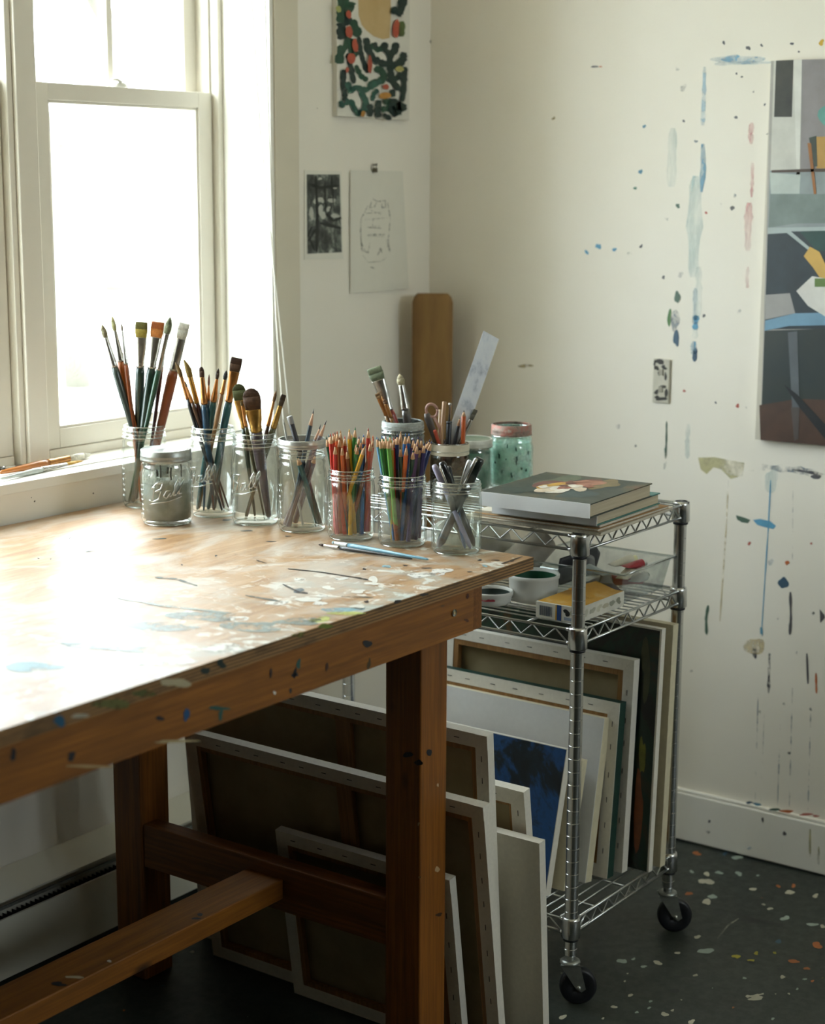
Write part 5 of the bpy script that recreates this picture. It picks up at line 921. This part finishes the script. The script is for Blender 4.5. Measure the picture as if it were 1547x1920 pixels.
strokes = [([(240, -60), (230, 140), (215, 300)], 90, mg_), ([(330, 20), (320, 90), (250, 150)], 80, mg_), ([(215, 300), (215, 420), (230, 520)], 75, mg3), ([(250, 300), (360, 260)], 60, mg3), ([(360, 260), (400, 380), (440, 480)], 70, mg_), ([(240, 560), (330, 580), (400, 680)], 80, mg_), ([(230, 600), (190, 750), (185, 840)], 70, mg_), ([(440, 480), (460, 650), (500, 800), (560, 960)], 42, mg3), ([(300, 700), (340, 900), (380, 1100)], 44, mg3), ([(400, 860), (470, 1000), (560, 1060)], 40, mg_), ([(540, 500), (560, 640), (640, 780), (760, 840), (900, 850)], 52, mg3), ([(600, 580), (700, 660), (780, 620), (800, 560)], 44, mg_), ([(640, 560), (680, 640)], 40, mg3), ([(780, 560), (790, 660), (860, 720)], 50, mg3), ([(930, 560), (930, 660), (860, 720), (850, 850)], 52, mg3), ([(1040, 690), (1020, 800), (960, 850), (880, 870)], 60, mg3), ([(650, 900), (740, 930), (790, 1000), (740, 1060), (560, 1140)], 54, mg_), ([(850, 850), (870, 1000), (830, 1080)], 48, mg3), ([(1000, 960), (960, 1020), (880, 1070), (960, 1160), (1030, 1180)], 44, mg3), ([(1050, 880), (1040, 1050), (1040, 1180), (1010, 1340)], 46, mg3), ([(240, 920), (240, 1100), (260, 1240), (260, 1330)], 40, mg3), ([(290, 1080), (330, 1200), (400, 1150), (540, 1190), (640, 1110), (740, 1070)], 46, mgt), ([(200, 1330), (240, 1420)], 44, mgt), ([(260, 1340), (350, 1350), (390, 1440), (440, 1500), (520, 1440), (540, 1340), (470, 1200)], 46, mgt), ([(590, 1370), (595, 1540)], 46, mg3), ([(700, 1180), (640, 1240), (620, 1330)], 34, mgt), ([(710, 1320), (690, 1440), (700, 1550)], 52, mg3), ([(740, 1440), (820, 1440), (880, 1330), (760, 1340)], 44, mg_), ([(880, 1180), (900, 1280)], 50, mg3), ([(960, 1320), (900, 1400), (910, 1490), (1000, 1400), (1030, 1470)], 80, mg3), ([(760, 1510), (870, 1570)], 44, mg3), ([(1050, -80), (1000, 120), (940, 200)], 70, mg3), ([(900, 90), (930, 180)], 60, mg3), ([(1010, 280), (1005, 480)], 50, M('#4a5a2a', .55, var=.3)), ([(380, 700), (420, 740)], 50, mg_), ([(160, 80), (190, 160)], 34, M('#a9ac6a', .55))]
for i, (p, w_, m) in enumerate(strokes): add_ribbon(mb, [za(q) for q in p], w_*1.7/7.032, m, Ta(.0006+.00012*i), .25, i)
for i, (x, y, a, b, m) in enumerate([(310, 190, 40, 50, mre), (315, 420, 45, 90, mre), (395, 600, 40, 90, mre), (345, 770, 50, 80, mre), (590, 850, 28, 130, mre), (935, 380, 50, 115, mre), (800, 1145, 45, 35, mre), (790, 1260, 75, 50, moc), (980, 910, 55, 40, M('#b5ae6a', .55)), (290, 920, 22, 40, mre), (500, 1500, 30, 40, moc)]):
    mb.poly([Ta(.0055+.0001*i)(*za((x+p, y+q))) for p, q in blob(10, .18, i, a, b)], m)
mb.build('painted_face', root)
# black and white photo print
root = tag(empty('photo_print', (3.045, WALLY, 1.375)), 'small black and white photograph of trees by water', 'photograph', 'pictures on the window wall')
def Tw(px, py): return onp(px, py, 1, WALLY-.0022)
def sheet(mb, cs, y0, y1, m):
    a = [onp(px, py, 1, y0) for px, py in cs]; b = [Vector((p.x, y1, p.z)) for p in a]; n = len(a); mb.add(a+b, [tuple(range(n)), tuple(range(2*n-1, n-1, -1))]+[(k, n+k, n+(k+1) % n, (k+1) % n) for k in range(n)], m)
mb = MB(); sheet(mb, [(571, 319), (641, 321), (644, 486), (571, 487)], WALLY-.002, WALLY-.0009, M('#e2dfd3', .4, var=.02)); mb.build('paper', root)
t = NT('grey_photo_image'); n = t.noise(t.coord((1, 1, .8)), 34, 6, .68, .4); t.link(t.ramp(n, [(.36, S('#1c211e')), (.5, S('#3f4642')), (.6, S('#7c837c')), (.7, S('#c2c4bb'))]), t.b.inputs['Base Color']); t.b.inputs['Roughness'].default_value = .3
mb = MB(); mb.poly([Tw(*p) for p in [(575, 327), (637, 327), (641, 473), (576, 476)]], t.m); md_ = M('#151a17', .4, name='photo_black'); ml_ = M('#b9bbb2', .4, var=.2, scale=80, name='photo_light')
T3 = lambda a, b: onp(a, b, 1, WALLY-.0026); T4 = lambda a, b: onp(a, b, 1, WALLY-.0030)
for i, (x, y, a, b) in enumerate([(584, 400, 5, 10), (602, 375, 5, 6), (603, 398, 7, 12), (622, 376, 6, 5), (628, 405, 8, 5), (615, 392, 5, 4), (590, 378, 3, 4), (600, 335, 3, 3), (628, 352, 3, 3)]): add_blob(mb, x, y, a, b, ml_, T3, .4, i, 12)
for i, (p, w_) in enumerate([([(592, 330), (595, 400), (594, 472)], 5), ([(609, 340), (611, 400)], 3), ([(578, 452), (592, 430)], 4), ([(611, 400), (625, 414), (640, 408)], 6), ([(600, 418), (640, 428)], 8), ([(585, 425), (578, 440), (590, 470)], 3), ([(622, 330), (626, 395)], 2.5), ([(580, 345), (600, 352), (636, 348)], 6)]): add_ribbon(mb, p, w_, md_, T4, .4, i)
mb.build('image', root)
# pencil sketch hung from a nail by a clip
root = tag(empty('pencil_sketch', (3.216, WALLY, 1.29)), 'sheet of white paper with faint pencil sketch, hung by a clip', 'drawing', 'pictures on the window wall')
mb = MB(); sheet(mb, [(657, 319), (755, 321), (767, 541), (657, 550)], WALLY-.0042, WALLY-.0034, M('#dfdcd0', .7, var=.02)); mb.build('paper', root)
mb = MB(); T5 = lambda a, b: onp(a, b, 1, WALLY-.0046); mpn = smear('#8b8c84', .4, .6, 160, amax=.6)
for i, (p, w_) in enumerate([([(697, 372), (708, 378), (722, 376), (724, 390)], 2), ([(690, 385), (683, 400), (677, 410)], 1.6), ([(677, 410), (676, 440), (679, 470), (692, 474)], 2.4), ([(727, 380), (732, 410), (728, 450), (731, 470)], 2), ([(690, 392), (715, 402)], 1.5), ([(686, 400), (716, 398)], 1.4), ([(688, 426), (716, 428)], 2.2), ([(690, 440), (722, 440)], 3), ([(688, 442), (722, 444)], 1.5), ([(694, 455), (690, 474)], 3), ([(708, 478), (714, 466), (716, 474)], 3), ([(724, 450), (732, 474)], 2.2), ([(680, 478), (690, 492), (715, 490), (728, 480)], 1.3), ([(693, 500), (704, 504)], 2), ([(697, 378), (693, 390), (702, 388), (706, 380)], 1.8), ([(716, 380), (716, 390), (722, 388)], 1.8), ([(683, 412), (730, 408)], 1), ([(700, 410), (698, 424), (712, 424)], 1.1), ([(678, 455), (684, 470)], 2)]): add_ribbon(mb, p, w_, mpn, T5, .4, i)
mb.build('pencil_lines', root)
P = tw(702, 310); root = tag(empty('binder_clip', (P.x, WALLY, P.z)), 'small dark metal clip on a nail holding up the sketch', 'clip'); mk_ = M('#5b5442', .4, .5, name='tarnished_clip')
mb = MB(); q = onp(702, 319, 1, WALLY-.006); mb.box(q+Vector((-.008, -.0035, -.005)), q+Vector((.008, -.0005, .005)), mk_); mb.tube([q+Vector((-.005, -.002, .004)), q+Vector((-.004, -.002, .012)), q+Vector((.004, -.002, .012)), q+Vector((.005, -.002, .004))], .0008, mk_, 6); mb.build('clip_body', root)
mb = MB(); mb.cyl(q+Vector((0, -.006, .013)), q+Vector((0, .006, .013)), .0012, mk_, 8); mb.cyl(q+Vector((0, -.007, .013)), q+Vector((0, -.006, .013)), .003, mk_, 10); mb.build('nail', root)
# large unframed painting on the right wall
root = tag(empty('large_painting', (WALLX, 1.595, .99)), 'large unframed painting of a still life, cut off at right', 'painting')
px_ = WALLX-.020; y1, y0_, pz0, pz1 = 1.596, .85, .990, 1.812
mb = MB(); mb.box((px_, y0_, pz0), (WALLX-.0012, y1, pz1), M('#c9c3b4', .7, var=.05)); mb.build('canvas_panel', root, bevel=.001)
T0 = lambda o: (lambda a, b: (lambda P: Vector((px_-o, max(y0_, min(y1, P.y)), max(pz0, min(pz1, P.z)))))(onp(a, b, 0, px_-o)))
zp = Z(1400, 90, 2.5235); mb = MB()
def pa(pts, c, k, var=.15, sc=14, raw=False):
    m = c if raw else M(c, .5, var=var, scale=sc, name='oil_'+c.strip('#')); mb.poly([T0(.0004+.0003*k)(*zp(p)) for p in pts], m)
E_ = 1500
pa([(60, 40), (E_, 40), (E_, 1980), (60, 1980)], '#a8a49c', 0)
pa([(130, 40), (262, 40), (250, 700), (110, 700)], '#c9c8be', 1); pa([(262, 40), (E_, 40), (E_, 580), (255, 580)], '#8a8484', 1)
pa([(140, 50), (222, 52), (214, 326), (130, 326)], blotchy('dark_pane', [(.3, '#24261f'), (.7, '#3a3a30')], 20, .5), 2, raw=True); pa([(222, 52), (262, 52), (252, 600), (236, 600)], '#d6d5cc', 2)
pa([(330, 420), (E_, 400), (E_, 570), (330, 570)], '#b88f45', 3); pa([(295, 425), (330, 415), (335, 560), (320, 562)], '#3b4438', 4); pa([(288, 450), (305, 450), (330, 690), (318, 692)], '#9a6228', 5)
m = M('#5f9a90', .5); mb.poly([T0(.002)(*zp((395+p, 320+q))) for p, q in blob(18, .2, 3, 50, 60)], m)
pa([(110, 580), (E_, 570), (E_, 850), (100, 870)], '#8b9494', 2, .2); pa([(110, 590), (255, 600), (250, 690), (115, 690)], '#b4bdb6', 3); pa([(112, 690), (240, 690), (E_, 700), (E_, 820), (240, 830), (105, 850)], '#77847f', 3.5, .25)
pa([(118, 578), (300, 572), (E_, 566), (E_, 580), (300, 586), (118, 590)], '#4a3a2e', 5)
pa([(100, 870), (200, 860), (E_, 830), (E_, 1330), (85, 1330)], '#27343a', 4, .3); pa([(235, 850), (E_, 825), (E_, 1010), (330, 960)], '#20443e', 5, .3)
pa([(100, 850), (190, 850), (E_, 822), (E_, 840), (210, 868), (300, 945), (290, 955), (190, 875), (100, 880)], '#a9b4b2', 6)
pa([(270, 985), (300, 940), (345, 965), (371, 1020), (420, 1100), (345, 1085), (315, 1040)], '#c9a250', 7); pa([(235, 1150), (310, 1080), (371, 1090), (E_, 1100), (E_, 1290), (371, 1270), (290, 1220)], '#d2d0c8', 8); pa([(322, 1090), (E_, 1090), (E_, 1130), (322, 1130)], '#5f7a3a', 9)
pa([(90, 1168), (205, 1160), (230, 1255), (88, 1285)], '#9a9894', 6); pa([(88, 1290), (230, 1255), (E_, 1225), (E_, 1290), (200, 1315), (85, 1338)], '#6f96ae', 7)
pa([(85, 1338), (E_, 1290), (E_, 1980), (60, 1980)], blotchy('dark_umber_green', [(.34, '#1c2b2c'), (.52, '#27302c'), (.66, '#4a3226')], 5, .45, 4, (1, 1, .8)), 5, raw=True); pa([(60, 1690), (240, 1660), (E_, 1700), (E_, 1980), (60, 1980)], '#4c3426', 6, .3)
pa([(195, 1345), (240, 1340), (250, 1700), (215, 1700)], '#565c60', 8, .2); pa([(210, 1700), (250, 1700), (245, 1850), (225, 1860)], '#4f4844', 8); pa([(175, 1590), (240, 1640), (371, 1780), (E_, 2200), (371, 1850), (250, 1700)], '#12191b', 9)
mb.build('painted_face', root)
# paint-smeared outlet cover
P = onp(1240, 714, 0, WALLX-.004); root = tag(empty('outlet_cover', (WALLX, P.y, P.z)), 'narrow switch plate smeared with black paint on the right wall', 'wall plate'); mo = M('#c4c0b0', .45, var=.08)
mb = MB(); mb.box((WALLX-.006, P.y-.021, P.z-.051), (WALLX-.0012, P.y+.021, P.z+.051), mo); mb.build('plate', root, bevel=.0015)
mb = MB(); T6 = lambda a, b: onp(a, b, 0, WALLX-.0066)
for i, (x, y, a, b) in enumerate([(1237, 678, 10, 4), (1231, 690, 4, 5), (1245, 689, 5, 4), (1236, 700, 2, 6), (1248, 706, 2, 9), (1231, 735, 5, 4), (1243, 725, 8, 2.5), (1240, 748, 9, 4), (1232, 745, 4, 4), (1249, 738, 3, 10), (1228, 680, 3, 5)]): add_blob(mb, x, y, a, b, M('#2c2a24', .5, name='black_smear'), T6, .4, i, 12)
mb.build('paint_smears', root)
for dz in (-.02, .02): mb = MB(); mb.box((WALLX-.0085, P.y-.005, P.z+dz-.007), (WALLX-.0062, P.y+.005, P.z+dz+.007), M('#9a9686', .4)); mb.build('switch', root)
# brown cardboard carton standing in the corner
root = tag(empty('cardboard_tube', (3.462, 2.42, 0)), 'tall flattened brown cardboard tube standing in the room corner', 'cardboard tube')
mkr = blotchy('kraft_cardboard', [(.3, '#7a5a32'), (.7, '#91703f')], 4, .8, 4, (6, 6, 1)); mb = MB(); sd = Vector((RT.x, RT.y, 0)).normalized()
c0 = Vector((3.448, 2.432, 0)); secs = [(c0+Vector((0, 0, z)), rx, ry) for z, rx, ry in ((.0008, .046, .028), (.003, .0505, .031), (1.262, .0505, .031), (1.276, .046, .028), (1.284, .038, .022))]
mb.sweep(secs, mkr, sd, 32, pw=.45); mb.build('body', root)
# blind cords hanging by the window
for i, (pts, lb) in enumerate([([(468, -60), (488, 250), (501, 365), (510, 470), (522, 580), (543, 777)], 'white blind cord hanging slack from above the window, right-hand strand'), ([(495, -60), (506, 300), (513, 480), (518, 600), (530, 770), (533, 800)], 'white blind cord hanging beside the casing, left-hand strand')]):
    P = [atp(a, b, 2.93, 2.44, .0) for a, b in pts]; mb = MB(); fine = []
    for k in range(len(P)-1):
        for j in range(5): fine.append(P[k].lerp(P[k+1], j/5))
    fine.append(P[-1]); mb.tube(fine, .0016, M('#dcd9cd', .7, name='cord_cotton'), 8); o = mb.build('blind_cord', loc=P[-1]); tag(o, lb, 'cord', 'blind cords')
